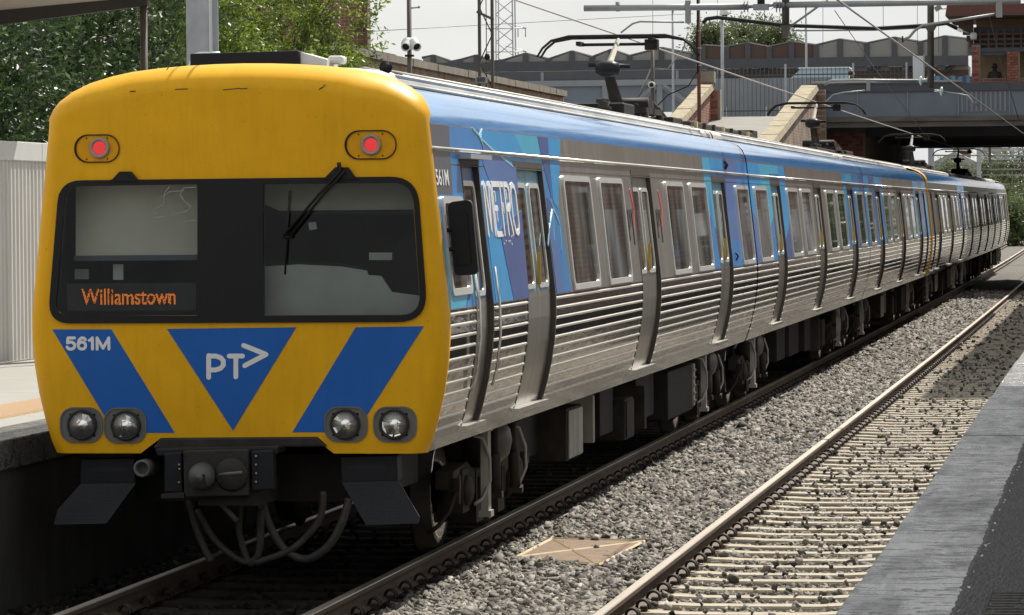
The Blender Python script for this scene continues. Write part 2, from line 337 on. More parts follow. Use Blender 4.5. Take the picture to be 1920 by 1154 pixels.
M['soffit'] = mat('canopy_soffit', (.44, .40, .35), .8, var=.08)
M['bark'] = mat('bark', (.09, .07, .05), .9, var=.4, scale=8, bump=.6, bscale=18)
M['leafd'] = leafmat('shaded_leaf', (.014, .035, .014), (.075, .12, .034), .34)  # dense shadow over the left trees put into the leaf colour
M['leafl'] = leafmat('sunlit_leaf', (.060, .115, .012), (.23, .29, .045), .45)  # sunlit part of the tree row put into a brighter leaf colour
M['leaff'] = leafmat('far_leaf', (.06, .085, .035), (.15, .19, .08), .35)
M['brick'] = brickmat('red_brick_long', (.27, .105, .075), (.20, .075, .055), (.30, .27, .23), 'YZ')
M['brickx'] = brickmat('red_brick_cross', (.27, .105, .075), (.20, .075, .055), (.30, .27, .23), 'XZ')
M['mortar'] = mat('lime_mortar', (.25, .22, .18), .9, var=.2, scale=6)
TANB = [mat('tan_brick_a', (.33, .215, .145), .85, var=.2, scale=9), mat('tan_brick_b', (.25, .155, .105), .85, var=.2, scale=9), mat('tan_brick_c', (.38, .28, .20), .85, var=.2, scale=9)]
REDB = [mat('red_brick_a', (.25, .095, .068), .85, var=.2, scale=9), mat('red_brick_b', (.18, .068, .05), .85, var=.2, scale=9), mat('red_brick_c', (.29, .13, .09), .85, var=.2, scale=9)]
M['tanbrick'] = brickmat('tan_brick_cross', (.34, .235, .165), (.25, .165, .115), (.36, .32, .26), 'YZ')
M['tanbrickx'] = brickmat('tan_brick_face', (.36, .25, .175), (.26, .17, .12), (.38, .33, .27), 'XZ')
M['coping'] = mat('sandstone_coping', (.36, .305, .20), .85, c2=(.20, .17, .115), scale=4, bump=.4, bscale=20)
M['dull'] = mat('weathered_render', (.27, .24, .19), .9, c2=(.16, .145, .12), scale=2.5, bump=.3, bscale=14)
M['girder'] = mat('blue_grey_girder', (.135, .165, .20), .55, var=.10, scale=1.3)
M['girderd'] = mat('dark_grey_girder', (.060, .066, .078), .6, var=.15, scale=1.2)
M['girderm'] = mat('mid_grey_girder', (.20, .22, .245), .55, var=.1, scale=1.2)
M['soot'] = mat('bridge_beam_concrete', (.155, .145, .125), .9, c2=(.07, .066, .058), scale=2.0, stretch=(.5, 1, 2), bump=.3, bscale=8)
M['panel'] = mat('speckled_roof_panel', (.27, .265, .25), .8, c2=(.20, .195, .185), scale=28)
M['brownp'] = mat('brown_shingle', (.105, .062, .048), .8, c2=(.07, .042, .034), scale=22)
M['terrac'] = mat('red_brown_roof', (.13, .045, .036), .7, c2=(.09, .036, .030), scale=5, stretch=(3, 1, 1))
M['path'] = mat('ramp_paving', (.27, .265, .245), .9, c2=(.20, .195, .18), scale=2.2, stretch=(.4, 2, 1))
M['pales'] = mat('pale_blue_hoarding', (.40, .52, .58), .6, var=.1, scale=1)
M['bluet'] = mat('blue_tarpaulin', (.17, .31, .47), .5, var=.18, scale=3)
M['wire'] = mat('overhead_wire', (.10, .10, .10), .5, .3)
M['wirel'] = mat('pale_overhead_wire', (.33, .32, .30), .5, .3)
M['pipe'] = mat('gantry_pipe', (.29, .295, .295), .5, .5, var=.12, scale=5)
M['mast'] = mat('weathered_mast', (.085, .075, .06), .65, .2, var=.25, scale=4)
M['insul'] = mat('grey_insulator', (.23, .24, .24), .4)
M['insulg'] = mat('pale_green_insulator', (.55, .66, .60), .3)
M['skin'] = mat('skin', (.40, .24, .17), .5); M['hair'] = mat('dark_hair', (.02, .015, .012), .6); M['cloth'] = mat('dark_cloth', (.03, .03, .035), .8)
M['farwhite'] = mat('far_white_render', (.72, .72, .70), .8); M['farroof'] = mat('far_grey_roof', (.32, .32, .32), .7)
M['signw'] = mat('white_sign', (.7, .72, .74), .5)

# ================================================================== ground, tracks, platforms
g = MB(); g.add([(-2500, -600, -.46), (2500, -600, -.46), (2500, 4500, -.46), (-2500, 4500, -.46)], [(0, 1, 2, 3)])
tag(g.build('ground', M['dirt']), kind='structure')

TC2 = 3.604                                           # centre line of the second track
ys = [-14+2*i for i in range(17)]+[20+5*i for i in range(1, 48)]
def sweep(prof, x0, y0=None, y1=None, mats=None, mis=None, name='rail', parent=None, closed=True):
    mb = MB(); rows = []
    for y in ys:
        bx, bz = bend(y); rows.append([(x0+u+bx, y, v+bz) for u, v in prof])
    n = len(prof); b = 0
    vs = [p for r_ in rows for p in r_]; mb.v = [tuple(p) for p in vs]
    for i in range(len(rows)-1):
        for k in range(n if closed else n-1):
            mb.f.append((i*n+k, i*n+(k+1) % n, (i+1)*n+(k+1) % n, (i+1)*n+k)); mb.mi.append(mis[k] if mis else 0); mb.sm.append(False)
    return mb.build(name, mats, parent)
RP = [(-.07, -.16), (-.07, -.148), (-.02, -.135), (-.009, -.125), (-.009, -.05), (-.033, -.040), (-.036, -.034), (-.036, -.006), (-.030, 0),
      (.030, 0), (.036, -.006), (.036, -.034), (.033, -.040), (.009, -.05), (.009, -.125), (.02, -.135), (.07, -.148), (.07, -.16)]
RM = [0]*7+[1, 1, 1]+[0]*8
bedprof = [(-3.0, -.44), (-1.9, -.235), (1.3, -.225), (1.8, -.20), (2.3, -.22), (2.45, -.262), (5.6, -.262), (8, -.44)]
bedo = sweep(bedprof, 0, mats=M['ballast'], name='ballast_bed', closed=False); tag(bedo, kind='structure')

def make_sleeper(m_):
    mb = MB(); secs = [(-1.3, .13, .10, -.172), (-1.0, .13, .11, -.168), (-.62, .13, .11, -.168), (-.45, .115, .095, -.178), (.45, .115, .095, -.178), (.62, .13, .11, -.168), (1.0, .13, .11, -.168), (1.3, .13, .10, -.172)]
    rows = []
    for x, wb, wt, zt in secs:
        rows.append([(x, -wb, -.33), (x, -wt-.012, zt-.015), (x, -wt, zt), (x, wt, zt), (x, wt+.012, zt-.015), (x, wb, -.33)])
    mb.loft(rows, closed=True); n = len(secs)
    mb.f += [tuple(range(6)), tuple(range((n-1)*6, n*6))]; mb.mi += [0, 0]; mb.sm += [False, False]
    return mb.mesh('sleeper', m_)
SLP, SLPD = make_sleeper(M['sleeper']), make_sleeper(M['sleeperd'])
def make_clip(side):
    mb = MB(); pts = []
    for k in range(10):
        a = R(-10+200*k/9); pts.append((side*(.075+.0)+.048*math.cos(a), -.03+.06*k/9, -.150+.052*math.sin(a)))
    mb.tube(pts, .0105, 6)
    pts2 = [(side*.075+.048*math.cos(R(a)), .035+.0006*a/10, -.150+.052*math.sin(R(a))) for a in range(190, -20, -25)]
    mb.tube(pts2, .0105, 6)
    mb.box((side*.085, 0, -.155), (.05, .09, .03))
    return mb.mesh('rail_clip', M['clip'])
CLIP = make_clip(1)
def track(cx, nclip, label_word):
    t = empty('railway_track', (cx, 0, 0), kind='structure')
    for s in (-1, 1):
        sweep(RP, s*.835, mats=[M['rail'], M['railtop']], mis=RM, name='rail', parent=t)
    k = 0; y = -12.16
    while y < 108:
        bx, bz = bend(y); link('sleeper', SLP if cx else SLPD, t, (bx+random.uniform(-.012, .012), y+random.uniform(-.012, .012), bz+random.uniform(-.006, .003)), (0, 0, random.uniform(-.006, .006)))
        if k < nclip:
            sgn = 1 if cx == 0 else -1
            link('rail_clip', CLIP, t, (bx+sgn*.835, y+random.uniform(-.01, .01), bz+.012), (0, 0, random.uniform(-.12, .12)))
            if k < 42: link('rail_clip', CLIP, t, (bx-sgn*.835, y, bz+.012), (0, 0, random.uniform(-.12, .12)))
        y += .63; k += 1
    return t
track(0, 142, 'train'); track(TC2, 142, 'second')
# thermite weld collars seen as short grey bands on the rails
# ---- ballast stones: thousands, one mesh
CUBE = np.array([[x, y, z] for z in (-1, 1) for y in (-1, 1) for x in (-1, 1)], float)
CT = np.array([(0, 2, 3), (0, 3, 1), (4, 5, 7), (4, 7, 6), (0, 1, 5), (0, 5, 4), (2, 6, 7), (2, 7, 3), (0, 4, 6), (0, 6, 2), (1, 3, 7), (1, 7, 5)])
def stones(P, S):
    n = len(P)
    sh = CUBE[None]*(np.array([1, .8, .62])*rng.uniform(.6, 1.25, (n, 1, 3)))
    sh = sh*rng.uniform(.55, 1.15, (n, 8, 3)); 
    q = rng.normal(size=(n, 4)); q /= np.linalg.norm(q, axis=1)[:, None]; q[:, 1:3] *= .75; q /= np.linalg.norm(q, axis=1)[:, None]
    w, x, y, z = q.T
    Rm = np.stack([np.stack([1-2*(y*y+z*z), 2*(x*y-z*w), 2*(x*z+y*w)], -1), np.stack([2*(x*y+z*w), 1-2*(x*x+z*z), 2*(y*z-x*w)], -1), np.stack([2*(x*z-y*w), 2*(y*z+x*w), 1-2*(x*x+y*y)], -1)], 1)
    return np.einsum('nij,nkj->nki', Rm, sh)*(S[:, None, None]*.5)+P[:, None, :]
def scatter(x0, x1, y0, y1, dens, size, zf, keep=None):
    n = int((x1-x0)*(y1-y0)*dens); X = rng.uniform(x0, x1, n); Y = rng.uniform(y0, y1, n)
    if keep is not None: k_ = keep(X, Y); X, Y = X[k_], Y[k_]
    S = size*rng.lognormal(0, .28, len(X)); Z = zf(X, Y)+rng.uniform(-.025, .014, len(X))
    k = np.maximum(0, Y-20)**2
    return np.stack([X-1e-5*k, Y, Z+1.1e-5*k], -1), S
def six(X, Y): return -.182+.028*np.exp(-((X-1.75)/.55)**2)+.008*np.sin(X*9+Y*3)
def crib(cx):
    def k_(X, Y):
        ph = np.mod(Y+4.6+.315, .63)-.315; off = np.abs(X-cx)
        on = np.abs(ph) < .115
        rail_ = np.abs(off-.835) < .085
        return (~rail_) & (~on | (off > 1.31) | (rng.random(len(X)) < .003))
    return k_
def crz(cx):
    def z_(X, Y):
        ph = np.abs(np.mod(Y+4.6+.315, .63)-.315); on = (ph < .12) & (np.abs(X-cx) < 1.31)
        return np.where(on, -.160, -.218+.012*np.sin(7*X+2.3*Y))
    return z_
PS = []
lid_c = [(968, 1048), (1035, 1013), (1208, 1018), (1122, 1063)]
LID = [aZ(-.15, *q) for q in lid_c]; lidc = sum(LID)/4
def notlid(X, Y):
    inside = np.ones(len(X), bool)
    for i in range(4):
        a, b = LID[i], LID[(i+1) % 4]; cr = (b[0]-a[0])*(Y-a[1])-(b[1]-a[1])*(X-a[0]); ci = (b[0]-a[0])*(lidc[1]-a[1])-(b[1]-a[1])*(lidc[0]-a[0])
        inside &= (cr*ci > 0)
    return (~inside) | (rng.random(len(X)) < .035)
def mid_keep(X, Y):
    ph = np.abs(np.mod(Y+4.6+.315, .63)-.315); on = (ph < .12) & (X < 1.22)
    return notlid(X, Y) & ~(on & (rng.random(len(X)) < .75)) & ~((ph < .12) & (X > 2.42) & (rng.random(len(X)) < .3))
PS.append(scatter(1.0, 2.69, -1.5, 20, 900, .053, six, mid_keep)); PS.append(scatter(.98, 2.69, 20, 50, 520, .060, six, mid_keep)); PS.append(scatter(.98, 2.69, 50, 105, 240, .085, six))
PS.append(scatter(2.3, 5.1, -1.5, 20, 780, .046, crz(TC2), crib(TC2))); PS.append(scatter(2.3, 5.1, 20, 50, 420, .05, crz(TC2), crib(TC2))); PS.append(scatter(2.3, 5.1, 50, 105, 110, .07, crz(TC2), crib(TC2)))
PS.append(scatter(1.0, 2.69, -12, -1.5, 420, .06, six)); PS.append(scatter(2.3, 5.1, -12, -1.5, 200, .058, crz(TC2), crib(TC2)))
P = np.concatenate([a for a, b in PS]); S = np.concatenate([b for a, b in PS])
V = stones(P, S).reshape(-1, 3); F = (CT[None]+(np.arange(len(P))*8)[:, None, None]).reshape(-1, 3)
def bulk_mesh(name, V, F, mat_, smooth=False):
    me = bpy.data.meshes.new(name); nv, nf, k = len(V), len(F), F.shape[1]
    me.vertices.add(nv); me.vertices.foreach_set('co', V.astype(np.float32).ravel())
    me.loops.add(nf*k); me.loops.foreach_set('vertex_index', F.astype(np.int32).ravel())
    me.polygons.add(nf); me.polygons.foreach_set('loop_start', np.arange(0, nf*k, k, dtype=np.int32)); me.polygons.foreach_set('loop_total', np.full(nf, k, np.int32))
    me.materials.append(mat_); me.update(calc_edges=True); me.validate()
    return me
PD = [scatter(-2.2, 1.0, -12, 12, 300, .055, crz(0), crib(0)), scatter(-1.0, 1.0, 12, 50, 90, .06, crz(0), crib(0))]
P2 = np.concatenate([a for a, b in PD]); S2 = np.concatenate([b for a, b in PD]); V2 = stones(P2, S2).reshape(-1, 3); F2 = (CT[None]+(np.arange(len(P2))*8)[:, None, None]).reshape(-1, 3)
tag(link('shaded_sooty_ballast', bulk_mesh('shaded_sooty_ballast', V2, F2, M['stoned'])), 'brake dusted ballast tinted with train shade under and in front of the train', 'ballast', kind='stuff')
tag(link('ballast_stones', bulk_mesh('ballast_stones', V, F, M['stone'])), 'loose grey crushed stone ballast around and between the rails', 'ballast', kind='stuff')

# ---- bricks laid one by one over a mortar backing (wall faces that look towards the camera)
def brick_meshes(mats, w):
    return [MB().box((0, 0, 0), (w, .05, .074)).mesh('brick', m_) for m_ in mats]
BRK = {}
def brick_face(parent, x0, x1, y, z0, z1, key, mats):
    full, half = BRK.setdefault((key, 1), brick_meshes(mats, .228)), BRK.setdefault((key, 2), brick_meshes(mats, .108))
    r = 0; z = z0
    while z+.08 <= z1+.001:
        x = x0+(.12 if r % 2 else 0)
        if r % 2: link('brick', random.choice(half), parent, (x0+.054, y-.017+random.uniform(-.004, .003), z+.043))
        while x+.228 <= x1+.002:
            link('brick', random.choice(full), parent, (x+.114, y-.017+random.uniform(-.004, .003), z+.043)); x += .24
        if x+.108 <= x1+.002: link('brick', random.choice(half), parent, (x+.054, y-.017+random.uniform(-.004, .003), z+.043))
        z += .086; r += 1
# ---- steel cover lying in the ballast
t = empty('steel_cover', tuple(lidc), 'rusty square steel cover with cream edges lying in the ballast', 'cover')
mb = MB(); lo = [Vector(q)-Vector(lidc) for q in LID]; vs = [(p.x, p.y, -.02) for p in lo]+[(p.x, p.y, .012) for p in lo]
mb.add(vs, [(0, 3, 2, 1), (4, 5, 6, 7)]+[(i, (i+1) % 4, 4+(i+1) % 4, 4+i) for i in range(4)]); mb.build('plate', M['rust'], t)
for i in range(4):
    mb = MB(); mb.tube([lo[i]+Vector((0, 0, .012)), lo[(i+1) % 4]+Vector((0, 0, .012))], .014, 4, smooth=False); mb.build('edge_bar', M['cream'], t)
for i in range(2):
    mb = MB(); mb.tube([lo[i]*.97+Vector((0, 0, .013+.002*i)), lo[i+2]*.97+Vector((0, 0, .013+.002*i))], .010, 4, smooth=False); mb.build('cross_bar', M['cream'], t)

# ---- right platform (the photographer's)
PZ = 1.06; PXR = 5.085; PXL = -1.72
def copingmat():
    m = bpy.data.materials.new('flaking_coping'); m.use_nodes = True; nt = m.node_tree; n, l = nt.nodes, nt.links; b = n['Principled BSDF']
    t = n.new('ShaderNodeTexCoord'); g_ = n.new('ShaderNodeNewGeometry')
    def noise(sc, st, det, ro=.5, dis=0.):
        mp_ = n.new('ShaderNodeMapping'); mp_.inputs['Scale'].default_value = st; l.new(g_.outputs['Position'], mp_.inputs[0])
        q = n.new('ShaderNodeTexNoise'); q.inputs['Scale'].default_value = sc; q.inputs['Detail'].default_value = det; q.inputs['Roughness'].default_value = ro; q.inputs['Distortion'].default_value = dis; l.new(mp_.outputs[0], q.inputs['Vector']); return q.outputs[0]
    def ramp(src, *el):
        r_ = n.new('ShaderNodeValToRGB'); c_ = r_.color_ramp
        c_.elements[0].position, c_.elements[1].position = el[0][0], el[-1][0]
        c_.elements[0].color = (*[el[0][1]]*3, 1); c_.elements[1].color = (*[el[-1][1]]*3, 1)
        for p_, v_ in el[1:-1]: e_ = c_.elements.new(p_); e_.color = (v_, v_, v_*1.0, 1)
        l.new(src, r_.inputs[0]); return r_.outputs[0]
    def mul(a_, b_, f_=1.):
        x = n.new('ShaderNodeMix'); x.data_type = 'RGBA'; x.blend_type = 'MULTIPLY'; x.inputs[0].default_value = f_; l.new(a_, x.inputs[6]); l.new(b_, x.inputs[7]); return x.outputs[2]
    crack_n = noise(1.5, (.75, 1.25, 1), 7, .62, .25)
    cr = ramp(crack_n, (.0, 1), (.395, 1), (.42, .10), (.44, 1), (.515, 1), (.538, .14), (.556, 1), (1, 1))
    patch = ramp(noise(1.7, (2.4, .35, 1), 5, .65, .5), (.38, .82), (.50, .95), (.62, 1.15))
    speck = ramp(noise(80, (1, .16, 1), 3, .65), (.30, .30), (.66, 1.45))
    base = n.new('ShaderNodeRGB'); base.outputs[0].default_value = (.155, .154, .152, 1)
    c_ = mul(mul(mul(base.outputs[0], patch), speck), cr); l.new(c_, b.inputs['Base Color'])
    mr = n.new('ShaderNodeMapRange'); mr.inputs[1].default_value = .35; mr.inputs[2].default_value = .65; mr.inputs[3].default_value = .42; mr.inputs[4].default_value = .14; l.new(noise(1.7, (2.4, .35, 1), 5, .65, .5), mr.inputs[0]); l.new(mr.outputs[0], b.inputs['Roughness'])
    h = mul(cr, ramp(crack_n, (.2, .3), (.425, .5), (.43, .75), (.8, 1)))
    bp = n.new('ShaderNodeBump'); bp.inputs['Strength'].default_value = .45; bp.inputs['Distance'].default_value = .02; l.new(h, bp.inputs['Height'])
    bp2 = n.new('ShaderNodeBump'); bp2.inputs['Strength'].default_value = .2; bp2.inputs['Distance'].default_value = .006; l.new(noise(60, (1, 1, 1), 4, .6), bp2.inputs['Height']); l.new(bp.outputs[0], bp2.inputs['Normal']); l.new(bp2.outputs[0], b.inputs['Normal'])
    return m
M['flake'] = copingmat()
pr = empty('platform', (PXR, 0, 0), kind='structure')
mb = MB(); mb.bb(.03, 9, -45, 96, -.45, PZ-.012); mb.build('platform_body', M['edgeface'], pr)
def slabs(parent, x0, x1, y0, y1, step, mat_, name, lip=0):
    y = y0
    while y < y1:
        L = step*random.uniform(.97, 1.0)
        mb = MB(); x_ = x0+random.uniform(-.008, .008); mb.bb(x_, x1, y, y+step-.006, PZ-.16, PZ+random.uniform(-.003, .004)); mb.build(name, mat_, parent, bevel=.01)
        y += step
slabs(pr, -.0, .475, -16, 96, 2.8, M['flake'], 'coping_slab')
mb = MB(); edge = []; y = -45.
while y < 96:
    edge.append((.47+random.gauss(0, .004)+.004*math.sin(y*2.1), y)); y += .07 if -13 < y < 25 else .6
vs = []; fs = []
for i, (x, y) in enumerate(edge): vs += [(x-.02, y, PZ+.0005), (x, y, PZ+.012), (9, y, PZ+.012)]
for i in range(len(edge)-1): fs += [(3*i, 3*i+3, 3*i+4, 3*i+1), (3*i+1, 3*i+4, 3*i+5, 3*i+2)]
mb.add(vs, fs); mb.build('asphalt_surface', M['asphalt'], pr)
mb = MB(); y = -13.
pts = []
while y < 30:
    pts.append((.482+.004*math.sin(y*2.1)+random.gauss(0, .004), y)); y += .09
for i in range(len(pts)-1):
    if random.random() < .16:
        (x0, y0), (x1, y1) = pts[i], pts[i+1]; w = random.uniform(.003, .012)
        mb.add([(x0, y0, PZ+.0135), (x0+w, y0, PZ+.0135), (x1+w, y1, PZ+.0135), (x1, y1, PZ+.0135)], [(0, 1, 2, 3)])
tag(mb.build('worn_edge_line', M['cap'], pr), kind='stuff')
# worn grating print in the asphalt near the photographer
c = aZ(PZ+.016, 1890, 1130); t = empty('drain_grate', tuple(c), 'small faded drain grate set in the black asphalt platform', 'grate')
for i in range(9):
    mb = MB(); mb.bb(-.075+.05*random.random()*(i % 3 == 1), .075-.06*random.random()*(i % 2), -.012, .012, -.004, .0006); mb.build('grate_bar', M['faded'], t, (0, -.45+i*.11, 0))
for s in (-1, 1):
    mb = MB(); mb.bb(-.002, .002, -.34, .54, -.004, .0004); mb.build('grate_side', M['faded'], t, (s*.081, 0, 0))

# canopy over the photographer; its end throws the shade line on the coping
t = empty('platform_canopy', (7.5, -14, PZ), 'flat platform canopy sheltering the near right platform', 'canopy')
mb = MB(); mb.bb(-1.78, 4, -30, 25.1, 3.2, 3.36); mb.build('roof_slab', M['soffit'], t)
mb = MB(); mb.bb(-1.84, -1.78, -30, 25.16, 3.05, 3.4); mb.build('fascia', M['fascia'], t)
for y in (-20, -8, 4, 16):
    mb = MB(); mb.tube([(1, y, -.02), (1, y, 3.2)], .07, 10); mb.build('column', M['post'], t)
# station building further along the right platform, just outside the frame
t = empty('sky_blocker', (4, -50, PZ), 'added unseen overhead block behind the photographer, dimming the sky light', 'building')  # unseen mass added to cut the sky light from behind
mb = MB(); mb.bb(-18, 22, 0, 10, 4.6, 10); mb.build('blocker_body', M['dull'], t)
mb = MB(); mb.bb(-18.4, 22.4, -.4, 10.4, 10, 10.6); mb.build('roof', M['farroof'], t)
for x in (-9.5, 3.2, 14): mb = MB(); mb.bb(x-.3, x+.3, 1, 9, -.02, 4.6); mb.build('pier', M['soot'], t)
t = empty('reflection_blocker', (-24, -84, 0), 'added unseen dark block behind the photographer, darkening the windscreen reflection', 'building')  # invented dark mass, only there to darken the windscreen reflection
mb = MB(); mb.bb(-30, 14, 0, 14, -.46, 9); mb.build('wall', M['girderd'], t)
mb = MB(); mb.bb(-30.5, 14.5, -.5, 14.5, 9, 9.6); mb.build('roof', M['farroof'], t)
t = empty('station_building', (5.95, 39, PZ), 'long brick station building on the right platform', 'building')
mb = MB(); mb.bb(0, 7, 0, 54, -.01, 6.2); mb.build('wall', M['brick'], t)
mb = MB(); mb.bb(-.5, 7.4, -.4, 54.4, 6.2, 6.9); mb.build('roof', M['terrac'], t)
for i in range(9):
    d = MB(); d.bb(-.05, .05, -.75, .75, .9, 3.0); o = d.build('window', M['alu'], t, (0, 3+6*i, 0)); q = MB(); q.bb(-.07, -.052, -.66, .66, 1.0, 2.9); q.build('pane', M['pane'], o)
    d = MB(); d.bb(-.03, .05, -.6, .6, 0, 2.6); d.build('door', M['cap'], t, (0, 6+6*i, .0)) if i < 8 else None

# ---- left platform
pl = empty('platform', (PXL, 0, 0), kind='structure')
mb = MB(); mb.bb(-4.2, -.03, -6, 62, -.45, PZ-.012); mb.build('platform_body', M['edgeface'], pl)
mb = MB(); mb.bb(-4.2, -.5, -6, 62, PZ-.05, PZ+.001); mb.build('concrete_surface', M['concrete'], pl)
y = -6
while y < 60:
    mb = MB(); mb.bb(-.5, 0, y, y+2.39, PZ-.22, PZ+.004); mb.build('coping_slab', M['flake'], pl, bevel=.012); y += 2.4
TAC = MB(); TAC.bb(-.149, .149, -.149, .149, 0, .012)
for i in range(6):
    for j in range(6):
        TAC.m(1); TAC.lathe((-.125+.05*i, -.125+.05*j, .0115), [(.020, 0), (.015, .008), (0, .009)], n=8)
tacm = TAC.mesh('tactile_paver', [mat('tactile_cream', (.66, .52, .30), .7, var=.2, scale=8), mat('tactile_brown', (.52, .36, .22), .7)])
for i in range(110):
    for j in range(2): link('tactile_paver', tacm, pl, (-.98-.3*j, -4.8+.3*i, PZ+.001))
# corrugated fence behind the left platform
FX = -5.85
t = empty('corrugated_fence', (FX, 0, PZ), 'tall pale grey corrugated metal fence with smooth white cap behind the left platform', 'fence')
for i in range(25):
    mb = MB(); rows = []; y0 = -5.6+2.4*i; n = 96
    for k in range(n+1):
        y = 2.4*k/n; x = .018*(1 if (k//3) % 2 == 0 else -1); rows.append([(x, y, .02), (x, y, 2.22)])
    mb.loft(rows); mb.build('corrugated_sheet', M['fence'], t, (0, y0, 0))
for i in range(25):
    mb = MB(); mb.bb(-.05, .045, 0, 2.392, 2.215, 2.425); mb.build('cap_panel', M['cap'], t, (0, -5.6+2.4*i, 0), bevel=.008)
for i in range(16):
    mb = MB(); mb.bb(-.16, -.06, -.05, .05, -.5, 2.3); mb.build('fence_post', M['galv'], t, (0, -4.1+3.6*i, 0))

# canopy end at top left
CY = 16.0
a0, a1, b0, b1 = aY(CY, -60, 26), aY(CY, -60, 60), aY(CY, 278, -6), aY(CY, 278, 11)
t = empty('shelter_canopy', (-4.62, CY, PZ), 'sloping platform shelter roof with dark fascia beside the trees', 'canopy')
fn = lambda u, v, d: (u+4.62, d, v-PZ)
def slope(z0, x): return z0+(x-a0[0])*(b0[2]-a0[2])/(b0[0]-a0[0])
mb = MB(); mb.prism([(-7.6, slope(a1[2], -7.6)), (b1[0], b1[2]), (b0[0], b0[2]), (-7.6, slope(a0[2], -7.6))], (-.06, .06), fn); mb.build('fascia_beam', M['fascia'], t)
mb = MB(); mb.prism([(-7.6, slope(a0[2], -7.6)+.0), (b0[0]+.25, slope(a0[2], b0[0]+.25)), (b0[0]+.25, slope(a0[2], b0[0]+.25)+.09), (-7.6, slope(a0[2], -7.6)+.09)], (-9, .1), fn); mb.build('roof_sheet', M['soffit'], t)
mb = MB(); mb.tube([(0, 0, -.02), (0, 0, b1[2]-PZ+.02)], .043, 12); mb.build('post', M['post'], t)
mb = MB(); mb.tube([(0, -7, -.02), (0, -7, b1[2]-PZ+.05)], .043, 12); mb.build('post', M['post'], t)

# galvanised column
x0, x1 = aY(18, 350, 60)[0], aY(18, 405, 60)[0]; w = x1-x0
t = empty('steel_column', (x0, 18, PZ), 'thick galvanised steel column rising behind the yellow cab roof', 'column')
mb = MB(); mb.bb(0, w*.80, -.02, .02, -.02, 6.5); mb.build('front_plate', M['galv'], t)
mb = MB(); mb.bb(w*.80+.002, w*.82, -.06, .3, -.02, 6.5); mb.build('web_edge', M['cap'], t)
mb = MB(); mb.bb(w*.823, w, .1, .13, -.02, 6.5); mb.build('rear_plate', M['galv'], t)

# ================================================================== road bridge, ramp, footbridge, far things
BY = 99.7
# ---- bridge
t = empty('road_bridge', (0, BY, 0), 'blue grey steel girder road bridge crossing over the tracks', 'bridge')
xl = -3.66
zt, zp, zg, zb = 6.73, 6.40, 5.62, 5.28
for i, (pa, pb) in enumerate(((1522, 1608), (1608, 1702), (1702, 1797), (1797, 1893), (1893, 1990), (1990, 2090))):
    x0, x1 = aY(BY, pa, 200)[0], aY(BY, pb, 200)[0]
    mb = MB(); mb.bb(x0+.012, x1-.012, 0, .06, zg, zp); mb.build('girder_panel', M['girder'], t)
    mb = MB(); mb.bb(x0-.018, x0+.018, -.045, .05, zg, zp); mb.build('panel_stiffener', M['girderm'], t)
x0 = aY(BY, 1797, 200)[0]
for i in range(10):
    xx = x0+.12+i*.15; mb = MB(); mb.bb(xx-.03, xx+.03, -.03, .002, zg+.12, zp-.02); mb.build('rib_plate', M['girderm'], t)
mb = MB(); mb.bb(xl, 12, -.05, .12, zp, zt-.07); mb.build('top_flange', M['girderd'], t)
mb = MB(); mb.tube([(xl, -.06, zt-.02), (1.1, -.06, zt-.02)], .05, 10); mb.build('handrail_pipe', M['pipe'], t)
mb = MB(); mb.bb(xl-.1, 12, -.16, .3, zg-.16, zg); mb.build('ledge', M['soot'], t)
mb = MB(); mb.bb(xl-.1, 12, -.10, .3, zb, zg-.16); mb.build('edge_beam', M['soot'], t)
mb = MB(); mb.bb(xl-.1, 40, .3, 31, zb+.12, zb+.35); mb.build('deck', M['girderd'], t)
for i in range(6):
    mb = MB(); mb.bb(xl-.1, 12, 3+5*i, 3.4+5*i, zb-.25, zb+.12); mb.build('cross_beam', M['girderd'], t)
mb = MB(); mb.bb(xl-.1, 12, 30.9, 31.3, zb-.12, zt); mb.build('far_girder', M['girder'], t)
ax0, ax1 = aY(BY+2.5, 1515, 270)[0], aY(BY+2.5, 1622, 270)[0]
mb = MB(); mb.bb(ax0, ax1, 2.5, 30, -.4, zb+.12); mb.build('brick_abutment', M['mortar'], t); brick_face(t, ax0, ax1, 2.5, 3.95, zb-.13, 'red', REDB)
mb = MB(); mb.bb(ax0-.1, ax1+.03, 2.4, 2.6, zb-.12, zb+.10); mb.build('bearing_course', M['soot'], t)
mb = MB(); mb.bb(8.6, 12, 2, 30, -.4, zb); mb.build('brick_abutment', M['brickx'], t)
